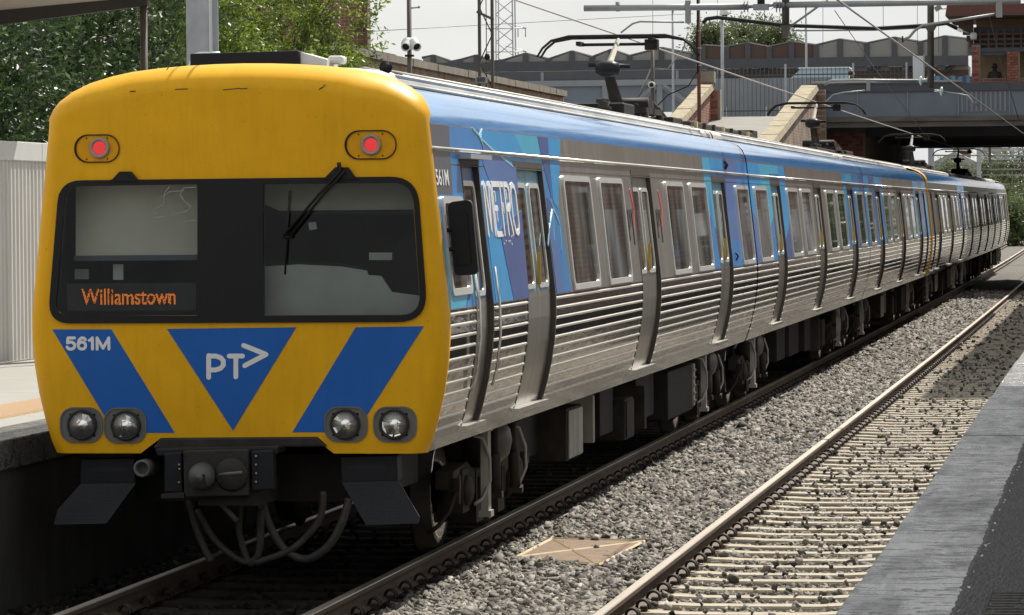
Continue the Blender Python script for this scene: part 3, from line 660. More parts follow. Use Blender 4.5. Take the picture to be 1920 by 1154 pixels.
# ---- ramp down to the left platform
t = empty('access_ramp', (0, BY, 0), kind='structure')
RX0, RX1 = -6.75, -3.75
rz = lambda y: 5.70-(BY-y)*.125
mb = MB(); Y0 = 62
mb.add([(RX0, Y0-BY, rz(Y0)), (RX1, Y0-BY, rz(Y0)), (RX1, -.3, rz(BY-.3)), (RX0, -.3, rz(BY-.3)), (RX0, 14, 5.70), (RX1, 14, 5.70)], [(0, 1, 2, 3), (3, 2, 5, 4)]); mb.build('ramp_surface', M['path'], t)
mb = MB(); mb.bb(-30, RX0-.35, -.5, 40, 5.2, 5.66); mb.build('road_surface', M['path'], t)
def ramp_wall(pts, x, th, label, mface, endx):
    """pts: (Y, top z) along the wall"""
    t = empty('ramp_wall', (x, BY, 0), label, 'wall')
    poly = [(pts[0][0]-BY, -.4)]+[(y-BY, z) for y, z in pts]+[(pts[-1][0]-BY, -.4)]
    mb = MB(); mb.prism(poly, (-th/2, th/2), lambda u, v, d: (d, u, v)); mb.build('brick_wall', mface, t)
    for i in range(len(pts)-1):
        (y0, z0), (y1, z1) = pts[i], pts[i+1]; n = max(1, int((y1-y0)/.75))
        for k in range(n):
            a, b = k/n, (k+1)/n; ya, yb = y0+(y1-y0)*a-BY, y0+(y1-y0)*b-BY; za, zb_ = z0+(z1-z0)*a, z0+(z1-z0)*b
            mb = MB(); h = .16+random.uniform(-.01, .015); w2 = th/2+.10
            mb.add([(-w2, ya, za+.003), (w2, ya, za+.003), (w2, yb-.02, zb_+.003), (-w2, yb-.02, zb_+.003), (-w2*.8, ya, za+h), (w2*.8, ya, za+h), (w2*.8, yb-.02, zb_+h), (-w2*.8, yb-.02, zb_+h)],
                   [(0, 3, 2, 1), (4, 5, 6, 7), (0, 1, 5, 4), (1, 2, 6, 5), (2, 3, 7, 6), (3, 0, 4, 7)]); mb.build('coping_stone', M['coping'], t)
    if endx:
        mb = MB(); mb.bb(-th/2-.12, th/2+.3, pts[-1][0]-BY-.02, pts[-1][0]-BY+.45, -.4, pts[-1][1]+.02); mb.build('end_pier', M['mortar'], t); brick_face(t, -th/2-.12, th/2+.3, pts[-1][0]-BY-.02, pts[-1][1]-1.72, pts[-1][1]+.02, 'tan' if mface is M['tanbrick'] else 'red', TANB if mface is M['tanbrick'] else REDB)
    return t
q1, q2 = aX(-3.75, 1520, 160), aX(-3.75, 1435, 258)
ramp_wall([(62, q2[2]-(q2[1]-62)*.14), (q2[1], q2[2]-.16), (BY-.5, 6.47)], -3.7, .42, 'brick ramp wall with sandy coping stones against the bridge girder', M['tanbrick'], True)
p1, p2 = aX(-6.95, 1330, 155), aX(-6.95, 1255, 235)
ramp_wall([(62, p2[2]-(p2[1]-62)*.14), (p2[1], p2[2]-.16), (BY-1.2, 6.5)], -6.95, .36, 'brick ramp wall with sandy coping stones beside the dark red pole', M['brick'], True)
t = empty('brick_pier', (-6.9, BY, 0), 'short brick gate pier with grey stone cap at the ramp head', 'pier')
mb = MB(); mb.bb(-.25, .15, -.8, -.3, 5.0, 6.75); mb.build('shaft', M['mortar'], t); brick_face(t, -.25, .15, -.8, 5.2, 6.75, 'red', REDB)
mb = MB(); mb.bb(-.3, .2, -.85, -.25, 6.75, 7.1); mb.build('cap', M['dull'], t)
# ---- picket fence and hoarding at the head of the ramp
t = empty('picket_fence', (0, BY+1.2, 5.7), 'dark steel picket fence across the head of the ramp', 'fence')
xa, xb = aY(BY+1.2, 1340, 200)[0], aY(BY+1.2, 1712, 150)[0]; n = int((xb-xa)/.135)
for i in range(n):
    x = xa+i*.135
    mb = MB(); mb.tube([(x, 0, 0), (x, 0, 1.52), (x, 0, 1.58)], [.011, .011, .002], 5, smooth=False); mb.build('picket', M['girderd'], t)
for z in (.18, 1.33):
    mb = MB(); mb.bb(xa, xb, -.018, .018, z-.02, z+.02); mb.build('rail', M['girderd'], t)
for px in (1355, 1473, 1600, 1700):
    x = aY(BY+1.2, px, 200)[0]; mb = MB(); mb.bb(x-.03, x+.03, -.03, .03, -.05, 1.68); mb.build('post', M['galv'], t)
t = empty('hoarding', (0, BY+4, 5.7), 'blue grey panel hoarding behind the picket fence', 'hoarding')
n = 9; xa, xb = aY(BY+4, 1338, 200)[0], aY(BY+4, 1560, 200)[0]
for i in range(n):
    mb = MB(); w = (xb-xa)/n; mb.bb(xa+i*w+.006, xa+(i+1)*w-.006, 0, .05, 0, 1.33+.0*i); mb.build('panel', M['girderm'], t)
t = empty('kiosk_box', (0, BY+7, 5.7), 'pale blue flat roofed kiosk box behind the fence', 'kiosk')
xa, xb = aY(BY+7, 1478, 140)[0], aY(BY+7, 1590, 140)[0]
mb = MB(); mb.prism([(xa, 0), (xb, 0), (xb, 1.72), (xa+.42, 1.72), (xa, 1.35)], (0, 2), lambda u, v, d: (u, d, v)); mb.build('cabin', M['pales'], t)
mb = MB(); mb.bb(xa+.35, xb+.05, -.06, 2.1, 1.724, 1.77); mb.build('roof', M['signw'], t)
for px0, px1, y, m_, h, nm, lb in ((1640, 1738, BY+6, M['pales'], 1.28, 'barrier_sheet', 'pale green sheet barrier along the far bridge footway'), (1752, 1822, BY+5, M['bluet'], 1.34, 'tarpaulin_screen', 'blue tarpaulin screen beside the brick kiosk')):
    xa, xb = aY(y, px0, 140)[0], aY(y, px1, 140)[0]; t = empty(nm, (0, y, 5.7), lb, 'screen')
    mb = MB(); rows = []
    for k in range(25):
        x = xa+(xb-xa)*k/24; rows.append([(x, .03*math.sin(k*1.3), 0), (x, .05*math.sin(k*1.3+.6), h*.5), (x, .03*math.sin(k*1.3), h+.02*math.sin(k*.7))])
    mb.loft(rows, smooth=True); mb.build('sheet', m_, t)
    for x in (xa, xb): mb = MB(); mb.tube([(x, .06, -.05), (x, .06, h+.08)], .02, 6); mb.build('pole', M['pipe'], t)
# ---- brick kiosk on the bridge
KY = 101.0
kx, kr = aY(KY, 1822, 100)[0], 6.5
t = empty('brick_kiosk', (kx, KY, 5.7), 'dark brick building with red brown tiled eaves standing on the bridge', 'building')
def kz(py): return aY(KY, 1850, py)[2]-5.7
def kxx(px): return aY(KY, px, 100)[0]-kx
mb = MB(); mb.bb(0, kxx(1838), 0, .3, 0, kz(84)); mb.build('wall_pier', M['mortar'], t); brick_face(t, 0, kxx(1838), 0, .95, kz(84), 'red', REDB)
mb = MB(); mb.bb(kxx(1888), kxx(1912), 0, .3, 0, kz(98)); mb.build('wall_pier', M['mortar'], t); brick_face(t, kxx(1888), kxx(1912), 0, .95, kz(98), 'red', REDB)
mb = MB(); mb.bb(kxx(1838), kr, 0.02, .3, 0, kz(148)+.02); mb.build('sill_wall', M['brickx'], t)
mb = MB(); mb.bb(kxx(1838), kxx(1888), .06, .3, kz(104), kz(98)); mb.build('lintel', M['girderd'], t)
mb = MB(); mb.bb(0.1, kr, 1.3, 1.4, 0, 3.2); mb.build('inner_wall', mat('kiosk_interior', (.26, .19, .10), .8, var=.15), t)
mb = MB(); mb.bb(0, kr, .02, .3, kz(98)+.003, kz(90)); mb.build('beam', M['girderd'], t)
nx = 12
for i in range(nx+1):
    x = kxx(1838)+i*(kr-kxx(1838))/(nx*2); mb = MB(); mb.bb(x-.03, x+.03, .04, .12, kz(90), kz(56)); mb.build('lattice_bar', M['brownp'], t)
for py in (64, 74, 83):
    mb = MB(); mb.bb(0, kr, .05, .11, kz(py)-.03, kz(py)+.03); mb.build('lattice_rail', M['brownp'], t)
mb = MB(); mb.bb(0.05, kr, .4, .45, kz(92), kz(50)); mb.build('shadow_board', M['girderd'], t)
ex = kxx(1776)
mb = MB(); mb.bb(ex, kr, -1.2, 5, kz(33), kz(30)); mb.build('eave_soffit', M['brownp'], t)
mb = MB(); mb.prism([(ex, kz(30)+.002), (kr, kz(30)+.002), (kr, kz(10)), (ex+.05, kz(12))], (-1.2, 5), lambda u, v, d: (u, d, v)); mb.build('tiled_eave', M['terrac'], t)
for i, (pa, pb) in enumerate(((1786, 40), (1797, 48), (1805, 58), (1812, 70), (1817, 80))):
    mb = MB(); mb.bb(kxx(pa), .05, .02+.03*i, .3, kz(pb+7), kz(pb-4)); mb.build('eave_bracket', M['brownp'], t)
t2 = empty('security_camera', (kxx(1800)+kx, KY-1.25, 5.7+kz(58)), 'white security camera bracketed under the kiosk eave', 'camera')
mb = MB(); mb.box((0, 0, 0), (.26, .12, .1), ry=.5); mb.build('housing', M['cap'], t2); mb = MB(); mb.tube([(.05, 0, -.02), (.3, .6, -.1)], .02, 6); mb.build('bracket', M['cap'], t2)
t2 = empty('wall_lamp', (kxx(1826)+kx, KY-.14, 5.7+kz(68)), 'white wall lamp on the kiosk corner', 'lamp')
mb = MB(); mb.lathe((0, 0, 0), [(.0, -.12), (.09, -.11), (.12, 0), (.1, .1), (0, .13)], n=12); mb.build('shade', M['cap'], t2); mb = MB(); mb.tube([(0, 0, -.1), (0, .15, -.16)], .02, 6); mb.build('bracket', M['pipe'], t2)
t2 = empty('floodlight', (kxx(1762)+kx, KY-1.0, 5.7+kz(17)), 'grey floodlight beside the kiosk eave', 'lamp')
mb = MB(); mb.box((0, 0, 0), (.22, .16, .15), ry=-.5); mb.build('housing', M['insul'], t2); mb = MB(); mb.tube([(.06, 0, -.03), (.24, .1, -.02)], .02, 6); mb.build('bracket', M['insul'], t2)

# ---- people on the bridge: one continuous skinned body each
def person(name, loc, rotz, label, h=1.68, top='cloth'):
    k = h/1.7
    J = {'pel': (0, 0, .93), 'sp': (0, 0, 1.12), 'ch': (0, -.01, 1.32), 'nk': (0, 0, 1.45), 'hd': (0, -.01, 1.55), 'ht': (0, 0, 1.66),
         'sl': (-.17, 0, 1.38), 'el': (-.23, .02, 1.12), 'wl': (-.22, -.08, .88), 'hl': (-.21, -.12, .80), 'sr': (.17, 0, 1.38), 'er': (.23, .02, 1.12), 'wr': (.22, -.08, .88), 'hr': (.21, -.12, .80),
         'hpl': (-.09, 0, .88), 'kl': (-.10, -.02, .49), 'al': (-.10, .02, .09), 'fl': (-.11, -.13, .03), 'hpr': (.09, 0, .88), 'kr': (.10, -.02, .49), 'ar': (.10, .02, .09), 'fr': (.11, -.13, .03)}
    E = 'pel-sp sp-ch ch-nk nk-hd hd-ht ch-sl sl-el el-wl wl-hl ch-sr sr-er er-wr wr-hr pel-hpl hpl-kl kl-al al-fl pel-hpr hpr-kr kr-ar ar-fr'.split()
    rad = dict(pel=.13, sp=.12, ch=.14, nk=.055, hd=.095, ht=.07, sl=.07, el=.045, wl=.033, hl=.03, sr=.07, er=.045, wr=.033, hr=.03, hpl=.09, kl=.06, al=.045, fl=.04, hpr=.09, kr=.06, ar=.045, fr=.04)
    ks = list(J); me = bpy.data.meshes.new('body'); me.from_pydata([tuple(c_*k for c_ in J[q]) for q in ks], [tuple(ks.index(w_) for w_ in e.split('-')) for e in E], [])
    root = empty(name, loc, label, 'person'); root.rotation_euler.z = rotz
    o = link('body', me, root); s = o.modifiers.new('skin', 'SKIN'); 
    for i, q in enumerate(ks): me.skin_vertices[0].data[i].radius = (rad[q]*k,)*2
    me.skin_vertices[0].data[0].use_root = True
    o.modifiers.new('sub', 'SUBSURF').levels = 2
    me.materials.append(M[top])
    hm = MB(); hm.lathe((0, -.01, 1.585*k), [(.0, -.135), (.045, -.125), (.075, -.07), (.085, 0), (.08, .05)], n=14); f = hm.build('face', M['skin'], root)
    hm = MB(); hm.tube([(0, -.09, 1.60*k), (0, -.115, 1.57*k)], [.008, .014], 6); hm.build('nose', M['skin'], f)
    hm = MB(); hm.lathe((0, .012, 1.61*k), [(.098, -.05), (.104, .0), (.09, .06), (.05, .095), (0, .105)], n=14); hm.build('hair', M['hair'], root)
    return root
pp = aY(BY+.9, 1597, 140)
person('person', (pp[0], BY+.9, pp[2]-1.56), R(60), 'person with dark hair looking over the bridge parapet')
pp = aY(KY+.14, 1863, 135)
person('person', (kxx(1863)+kx, KY+.75, pp[2]-1.42), R(180), 'person in dark clothing standing inside the kiosk opening', 1.7, 'hair')

# ---- far footbridge with folded roof
FY = 150.0
def fz(py): return aY(FY, 1200, py)[2]
def fx(px): return aY(FY, px, 115)[0]
t = empty('footbridge', (0, FY, 0), 'dark covered footbridge with zigzag roof far behind the train', 'bridge')
za, zb2 = fz(113), fz(133)
mb = MB(); mb.bb(fx(770), fx(1815), 0, .5, zb2+.05, za); mb.build('top_beam', M['girderd'], t)
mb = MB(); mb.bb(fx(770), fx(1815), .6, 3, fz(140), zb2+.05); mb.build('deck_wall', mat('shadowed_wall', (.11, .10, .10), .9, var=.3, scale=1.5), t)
rp_ = [(790, 104), (812, 100), (846, 112), (862, 109), (893, 101), (925, 113), (942, 111), (985, 99), (1028, 110), (1072, 96), (1110, 107), (1146, 94), (1180, 106), (1240, 92), (1300, 104), (1318, 88), (1362, 92), (1402, 85), (1442, 93), (1484, 84), (1530, 91), (1575, 81), (1625, 89), (1677, 79), (1726, 88), (1772, 78), (1820, 84)]
for i in range(len(rp_)-1):
    (p0, y0), (p1, y1) = rp_[i], rp_[i+1]; brown = 1300 < p0 < 1530
    mb = MB(); mb.prism([(fx(p0)+.06, za+.002), (fx(p1)-.06, za+.002), (fx(p1)-.06, fz(y1)), (fx(p0)+.06, fz(y0))], (.1, .3), lambda u, v, d: (u, d, v)); mb.build('roof_panel', M['brownp'] if brown else M['panel'], t)
    mb = MB(); mb.bb(fx(p1)-.12, fx(p1)+.12, .02, .34, za, fz(y1)+.05); mb.build('roof_mullion', M['girderd'], t)
    mb = MB(); mb.tube([(fx(p0), .15, fz(y0)+.03), (fx(p1), .15, fz(y1)+.03)], .06, 4, smooth=False); mb.build('roof_edge', M['fascia'], t)
# lower right bay with windows
for p0, p1 in ((1590, 1625), (1630, 1665), (1690, 1725), (1757, 1772), (1778, 1815)):
    mb = MB(); mb.bb(fx(p0), fx(p1), .56, .6, fz(138), fz(118)); mb.build('window_pane', M['panel'], t)
mb = MB(); mb.bb(fx(1300), fx(1815), .62, 3, fz(200), fz(135)); mb.build('brown_wall', M['brownp'], t)
for k in range(6):
    p0 = 1420+k*70; mb = MB(); mb.tube([(fx(p0), .4, fz(142)), (fx(p0+35), .4, fz(118))], .09, 4); mb.build('truss_diagonal', M['girderd'], t)
# ---- grey girder bridge on the left of the ramp
GY = 138.0
def gz(py): return aY(GY, 1100, py)[2]
def gx(px): return aY(GY, px, 160)[0]
t = empty('girder_bridge', (0, GY, 0), 'grey plate girder bridge with pale top flange behind the raised pantograph', 'bridge')
mb = MB(); mb.bb(gx(760), gx(1345), 0, .4, gz(151), gz(134)); mb.build('upper_plate', M['girderd'], t)
mb = MB(); mb.bb(gx(760), gx(1345), -.1, .5, gz(162), gz(151)); mb.build('top_flange', M['girderm'], t)
mb = MB(); mb.bb(gx(760), gx(1345), .05, .3, gz(212), gz(162)); mb.build('web_plate', M['girder'], t)
for p in (1015, 1135, 1237):
    mb = MB(); mb.bb(gx(p)-.12, gx(p)+.12, -.08, .06, gz(212), gz(162)); mb.build('stiffener', M['girderm'], t)
for p0, p1 in ((1012, 1055), (1230, 1190), (1244, 1290)):
    mb = MB(); mb.tube([(gx(p0), -.02, gz(163)), (gx(p1), -.02, gz(200))], .16, 4, smooth=False); mb.build('brace', M['girderm'], t)
for p in (1017, 1140, 1270):
    mb = MB(); mb.bb(gx(p)-.06, gx(p)+.06, -.04, .01, gz(151), gz(135)); mb.build('upper_stiffener', M['girderm'], t)
# ---- long stone parapet on the left
w0, w1 = aX(-10, 692.5, 98.8), aX(-10, 1044, 173.7)
t = empty('stone_parapet', (-10, w0[1], 0), 'long weathered stone parapet running away behind the left platform', 'wall')
L = w1[1]-w0[1]; mb = MB(); mb.bb(-.25, .2, -10, L, -.4, w0[2]-.17); mb.build('brick_wall', M['tanbrick'], t)
n = 26
for i in range(n+6):
    y = -6+i*(L+6)/(n+6); mb = MB(); mb.bb(-.34, .3+random.uniform(-.01, .01), y, y+(L+6)/(n+6)-.03, w0[2]-.17, w0[2]+random.uniform(-.01, .012)); mb.build('coping_stone', M['dull'], t)
# brick corner showing past the trees
bx = aY(75, 688, 40)[0]
t = empty('brick_building', (bx, 75, 0), 'tall brick wall corner half covered by the bright green tree', 'building')
mb = MB(); mb.bb(-6, 0, 0, .5, -.4, 9.6); mb.build('wall', M['brickx'], t)
for i in range(40):
    z = 6.2+i*.086
    mb = MB(); mb.bb(-.115 if i % 2 else -.235, .004, -.006, .11, z+.004, z+.08); mb.build('corner_brick', M['terrac'], t)
# ---- beyond the bridge: far gantries, houses, trees come later
for nm, lb, px0, px1, py0, py1, Yd, m_ in (('far_house', 'white gabled house glimpsed under the bridge', 1838, 1885, 279, 306, 420, 'farwhite'), ('far_shed', 'low grey shed beyond the bridge left of the white house', 1745, 1835, 300, 345, 400, 'farroof'), ('far_house', 'pink brick house beside the white one under the bridge', 1792, 1815, 276, 300, 430, 'terrac')):
    a, b = aY(Yd, px0, py1), aY(Yd, px1, py0); t = empty(nm, (a[0], Yd, 0), lb, 'house')
    mb = MB(); mb.bb(0, b[0]-a[0], 0, 8, -.4, b[2]-.5); mb.build('wall', M[m_], t)
    w = b[0]-a[0]; mb = MB(); mb.prism([(-.4, b[2]-.5), (w+.4, b[2]-.5), (w/2, b[2]+.9)], (-.3, 8.3), lambda u, v, d: (u, d, v)); mb.build('roof', M['farroof'], t)
    for k in range(3): mb = MB(); mb.bb(w*(.15+.3*k), w*(.28+.3*k), -.05, .01, b[2]-2.4, b[2]-1.2); mb.build('window', M['pane'], t)

# ================================================================== the train
PROF = [(.97, 1.335), (1.05, 1.37), (1.2, 1.415), (1.4, 1.462), (1.6, 1.492), (1.8, 1.507), (1.97, 1.505), (3.30, 1.3647)]
SHO = [(1.3647, 3.30), (1.345, 3.38), (1.31, 3.45), (1.25, 3.508), (1.16, 3.55), (1.06, 3.574), (.95, 3.587)]
TOP = [(.935, 3.598), (.92, 3.65), (.89, 3.688), (.82, 3.715), (.6, 3.738), (.3, 3.752), (0, 3.756)]
pz = [a for a, b in PROF]; px_ = [b for a, b in PROF]
def sx(z): return float(np.interp(z, pz, px_))
def S(y, z, off=0.): return (sx(z)+off, y, z)
def side_px(px, py, off=0.):
    """photo pixel -> (y,z) on the straight upper side"""
    n = np.array([1, 0, .134/1.27]); p0 = np.array([1.505, 0, 1.97]); d = ray(px, py); k = n.dot(p0-CAM)/n.dot(d); q = CAM+d*k
    return (q[1], q[2])
FACE_Y = .08
def FN(u, v, d): return (u, FACE_Y-d, v)
def fp(px, py): q = aY(FACE_Y, px, py); return (q[0], q[2])
def roundpoly(pts, rad, n=6):
    out = []; N = len(pts)
    for i in range(N):
        p = Vector(pts[i]); a = (Vector(pts[i-1])-p).normalized(); b = (Vector(pts[(i+1) % N])-p).normalized(); r = rad[i]
        if r <= 0: out.append(tuple(p)); continue
        s, e = p+a*r, p+b*r
        for k in range(n+1):
            t = k/n; out.append(tuple(s*(1-t)**2+p*2*t*(1-t)+e*t*t))
    return out
def prof_loop():
    """right half outline from the bottom up to the crown: (x,z,insx,insz,dep)"""
    o = []
    for z, x in PROF: o.append((x+.012, z, .115, 0, .15))
    NO = [(1.372, 3.36), (1.350, 3.425), (1.31, 3.485), (1.23, 3.55), (1.11, 3.612), (.96, 3.660), (.8, 3.692), (.6, 3.715), (.4, 3.730), (.2, 3.738), (0, 3.741)]
    for i, (x, z) in enumerate(NO):
        t = min(1, (i+1)/6); o.append((x+.012*(1-t), z, (.115+.03*t) if x > .9 else .05*x/.8, .185*t, .15+.19*t))
    return o
def nose_mesh():
    half = prof_loop(); full = [(-x, z, -ix, iz, d) for x, z, ix, iz, d in half]+[(x, z, ix, iz, d) for x, z, ix, iz, d in half[::-1][1:]]
    mb = MB(); rings = []; K = 9
    for k in range(K+1):
        th = R(90)*k/K; s_ = 1-math.cos(th); f_ = 1-math.sin(th)
        rings.append([(x-ix*s_, FACE_Y+d*f_, z-iz*s_) for x, z, ix, iz, d in full])
    mb.loft([[(p[0]*.99, p[1]+.012, p[2]-.008) for p in rings[0]]]+rings, smooth=True)
    # flat face: rows by level
    inner = [(x-ix, z-iz) for x, z, ix, iz, d in half]
    zs = [p[1] for p in inner]; xs = [p[0] for p in inner]
    cols = [-1.33, -1.27, -.7, -.55, -.3, 0, .3, .55, .7, 1.27, 1.33]
    lev = sorted(set([1.08, 1.95, 2.01, 2.82, 2.88]+[round(z, 5) for z in zs]))
    rows = []
    for z in lev:
        e = float(np.interp(z, zs, xs)); sl = 1-(min(max(z, 1.95), 2.88)-1.95)*.045
        rows.append([(-e, FACE_Y, z)]+[(max(-e, min(e, c*sl if abs(c) > 1.1 else c)), FACE_Y, z) for c in cols]+[(e, FACE_Y, z)])
    n = len(rows[0])
    for i in range(len(rows)-1):
        for k in range(n-1):
            mid = 1 <= k <= n-3
            corner = (k in (1, n-3)) and (lev[i+1] <= 2.02 or lev[i] >= 2.81)
            if lev[i] >= 1.94 and lev[i+1] <= 2.89 and mid and not corner: continue
            if lev[i+1] <= 1.081 and 3 <= k <= n-5: continue
            q = [rows[i][k], rows[i][k+1], rows[i+1][k+1], rows[i+1][k]]
            if abs(q[0][0]-q[1][0])+abs(q[2][0]-q[3][0]) < 1e-5: continue
            if corner and mid and lev[i] >= 1.94 and lev[i+1] <= 2.89:
                o_ = (0 if k == 1 else 1) if lev[i+1] <= 2.02 else (3 if k == 1 else 2)
                mb.add([q[o_], q[(o_+1) % 4], q[(o_-1) % 4]], [(0, 1, 2)], True); continue
            mb.add(q, [(0, 1, 2, 3)], True)
    # sloping shoulders of the centre notch
    for s in (-1, 1): mb.add([(s*.7, FACE_Y, .97), (s*.7, FACE_Y, 1.08), (s*.55, FACE_Y, 1.08)], [(0, 1, 2)])
    me = mb.mesh('cab_shell', M['yellow']); bm = bmesh.new(); bm.from_mesh(me); bmesh.ops.remove_doubles(bm, verts=bm.verts, dist=.0004); bmesh.ops.recalc_face_normals(bm, faces=bm.faces); bm.to_mesh(me); bm.free()
    return me
NOSE = nose_mesh()
OUT = roundpoly([fp(90, 607), fp(803, 604), fp(783, 331), fp(112, 339)], [.17, .22, .20, .16], 8)
HL = roundpoly([fp(104, 592), fp(371, 592), fp(371, 346), fp(124, 350)], [.10, .012, .012, .09])
HR = roundpoly([fp(494, 592), fp(790, 591), fp(774, 343), fp(494, 346)], [.012, .15, .15, .012])
def surround_mesh():
    loops = [OUT, HL, HR]; allp = [p for l_ in loops for p in l_]; mb = MB()
    tris = tessellate_polygon([[Vector((u, v, 0)) for u, v in l_] for l_ in loops]); n = len(allp)
    mb.add([FN(u, v, .016) for u, v in allp]+[FN(u, v, -.05) for u, v in allp], [tuple(t_) for t_ in tris])
    b = 0; base = 0
    for l_ in loops:
        k = len(l_)
        for i in range(k):
            j = (i+1) % k; mb.f.append((b+i, b+j, n+b+j, n+b+i)); mb.mi.append(0); mb.sm.append(False)
        b += k
    return mb.mesh('windscreen_surround', M['blackpaint'])
SURR = surround_mesh()
_cache = {}
def cached(key, fn):
    if key not in _cache: _cache[key] = fn()
    return _cache[key]
def rib_mesh(L):
    def f():
        mb = MB(); sec = [(-.004, -.013), (.008, -.010), (.014, -.003), (.014, .003), (.009, .009), (-.004, .013)]
        rows = [[(-.004, 0, v) for u, v in sec], [(u, .02, v) for u, v in sec], [(u, L-.02, v) for u, v in sec], [(-.004, L, v) for u, v in sec]]
        mb.loft(rows, smooth=False); return mb.mesh('rib', M['brush'])
    return cached(('rib', round(L, 3)), f)
def window(car, y0, y1, z0, z1, r=.09, frame=None):
    cy, cz, w, h = (y0+y1)/2, (z0+z1)/2, y1-y0, z1-z0
    f = lambda: MB().ring(rrect(0, 0, w, h, r), rrect(0, 0, w-.11, h-.10, r*.75), (-.01, .020), lambda u, v, d: (sx(cz+v)-sx(cz)+d, u, v)).mesh('window', frame or M['alu'])
    o = link('window', cached(('win', round(w, 3), round(h, 3), round(cz, 2)), f), car, (sx(cz), cy, cz))
    def g():
        mb = MB(); mb.prism(rrect(0, 0, w-.10, h-.09, r*.75), (-.006, .005), lambda u, v, d: (sx(cz+v)-sx(cz)+d, u, v)); return mb.mesh('pane', M['pane'])
    link('pane', cached(('pane', round(w, 3), round(h, 3), round(cz, 2)), g), o)
    return o
def door_leaf(car, y0, y1, z0, z1, upper, hand=0, off=-.036):
    w = y1-y0
    def f():
        mb = MB(); zs = [z0, 1.2, 1.4, 1.6, 1.8, 1.97, 2.02, z1]
        for i in range(len(zs)-1):
            mb.m(0 if zs[i] < 2.01 else 1)
            a, b = zs[i], zs[i+1]; mb.add([(sx(a), .004, a), (sx(a), w-.004, a), (sx(b), w-.004, b), (sx(b), .004, b)], [(0, 1, 2, 3)])
        return mb.mesh('door_leaf', [M['doorsteel'], upper])
    o = link('door_leaf', cached(('leaf', round(w, 2), upper.name), f), car, (off, y0, 0))
    def fr(): return MB().ring(rrect(w/2, 2.47, w-.16, .86, .09), rrect(w/2, 2.47, w-.24, .78, .07), (-.004, .012), lambda u, v, d: (sx(v)+d, u, v)).mesh('pane_frame', M['alu'])
    def pn():
        mb = MB(); mb.prism(rrect(w/2, 2.47, w-.23, .79, .07), (-.003, .004), lambda u, v, d: (sx(v)+d, u, v)); return mb.mesh('pane', M['pane'])
    link('pane_frame', cached(('lf', round(w, 2)), fr), o); link('pane', cached(('lp', round(w, 2)), pn), o)
    if hand:
        def hd():
            mb = MB(); mb.box((sx(2.2)+.03, 0, 2.2), (.03, .035, .26)); return mb.mesh('handle', M['brass'])
        link('handle', cached('handle', hd), o, (0, .05 if hand > 0 else w-.05, 0))
    return o
def bogie_meshes():
    d = {}
    mb = MB(); mb.lathe((0, 0, 0), [(.0, -.075), (.10, -.075), (.11, -.03), (.30, -.025), (.36, -.06), (.44, -.06), (.455, .06), (.485, .075), (.485, .10), (.30, .10), (0, .10)], axis='X', n=28)
    d['wheel'] = mb.mesh('wheel', M['under'])
    mb = MB(); mb.lathe((0, 0, 0), [(.36, -.064), (.44, -.064), (.44, -.058), (.36, -.058)], axis='X', n=28); d['tyre'] = mb.mesh('tyre', M['steelr'])
    mb = MB()
    for s in (-1, 1):
        x = s*1.02
        mb.loft([[(x-.07, y, z0), (x+.07, y, z0), (x+.07, y, z1), (x-.07, y, z1)] for y, z0, z1 in ((-1.75, .52, .66), (-1.1, .55, .70), (-.55, .36, .56), (.55, .36, .56), (1.1, .55, .70), (1.75, .52, .66))], closed=True)
        mb.box((x, -1.75, .59), (.14, .02, .14)); mb.box((x, 1.75, .59), (.14, .02, .14))
    mb.box((0, 0, .45), (2.0, .5, .2)); d['frame'] = mb.mesh('frame', M['under'])
    mb = MB(); mb.box((0, 0, 0), (.16, .30, .34)); mb.lathe((.09, 0, 0), [(.12, -.02), (.12, .02), (.07, .045), (0, .045)], axis='X', n=16); mb.box((.02, .22, .02), (.1, .1, .22)); mb.box((.02, -.22, .02), (.1, .1, .22)); d['axlebox'] = mb.mesh('axle_box', M['under'])
    mb = MB(); mb.lathe((0, 0, 0), [(0, -.19), (.12, -.175), (.19, -.11), (.215, 0), (.20, .09), (.15, .16), (0, .19)], n=22); d['bellows'] = mb.mesh('air_bellows', M['sphere'])
    mb = MB(); mb.tube([(0, 0, -.30), (0, 0, .02)], .045, 10); mb.tube([(0, 0, .02), (0, 0, .30)], .03, 10); mb.box((0, 0, .31), (.12, .08, .05)); mb.box((0, 0, -.31), (.12, .08, .05)); d['damper'] = mb.mesh('damper', M['under'])
    mb = MB(); mb.bb(-.03, .03, -.07, .07, -.38, .30); mb.bb(-.05, .05, -.075, .075, .27, .33); mb.bb(-.05, .05, -.075, .075, -.41, -.36); d['strut'] = mb.mesh('cover_plate', M['underl'])
    mb = MB(); pts = [(.0, 0, .28), (.06, .05, .26), (.1, .14, .1), (.1, .16, -.08), (.05, .1, -.22), (.0, .0, -.26)]; mb.tube(pts, .014, 6); d['hose'] = mb.mesh('air_hose', M['underl'])
    mb = MB(); mb.box((0, 0, 0), (.2, .34, .42)); mb.box((.11, 0, .05), (.03, .2, .2)); d['motor'] = mb.mesh('brake_unit', M['under'])
    mb = MB(); mb.tube([(0, 0, .1), (-.05, .02, -.06), (-.14, .04, -.18), (-.22, .02, -.24)], .02, 6); mb.box((0, 0, .14), (.08, .08, .1)); d['sander'] = mb.mesh('sand_pipe', M['under'])
    return d
BM = bogie_meshes()
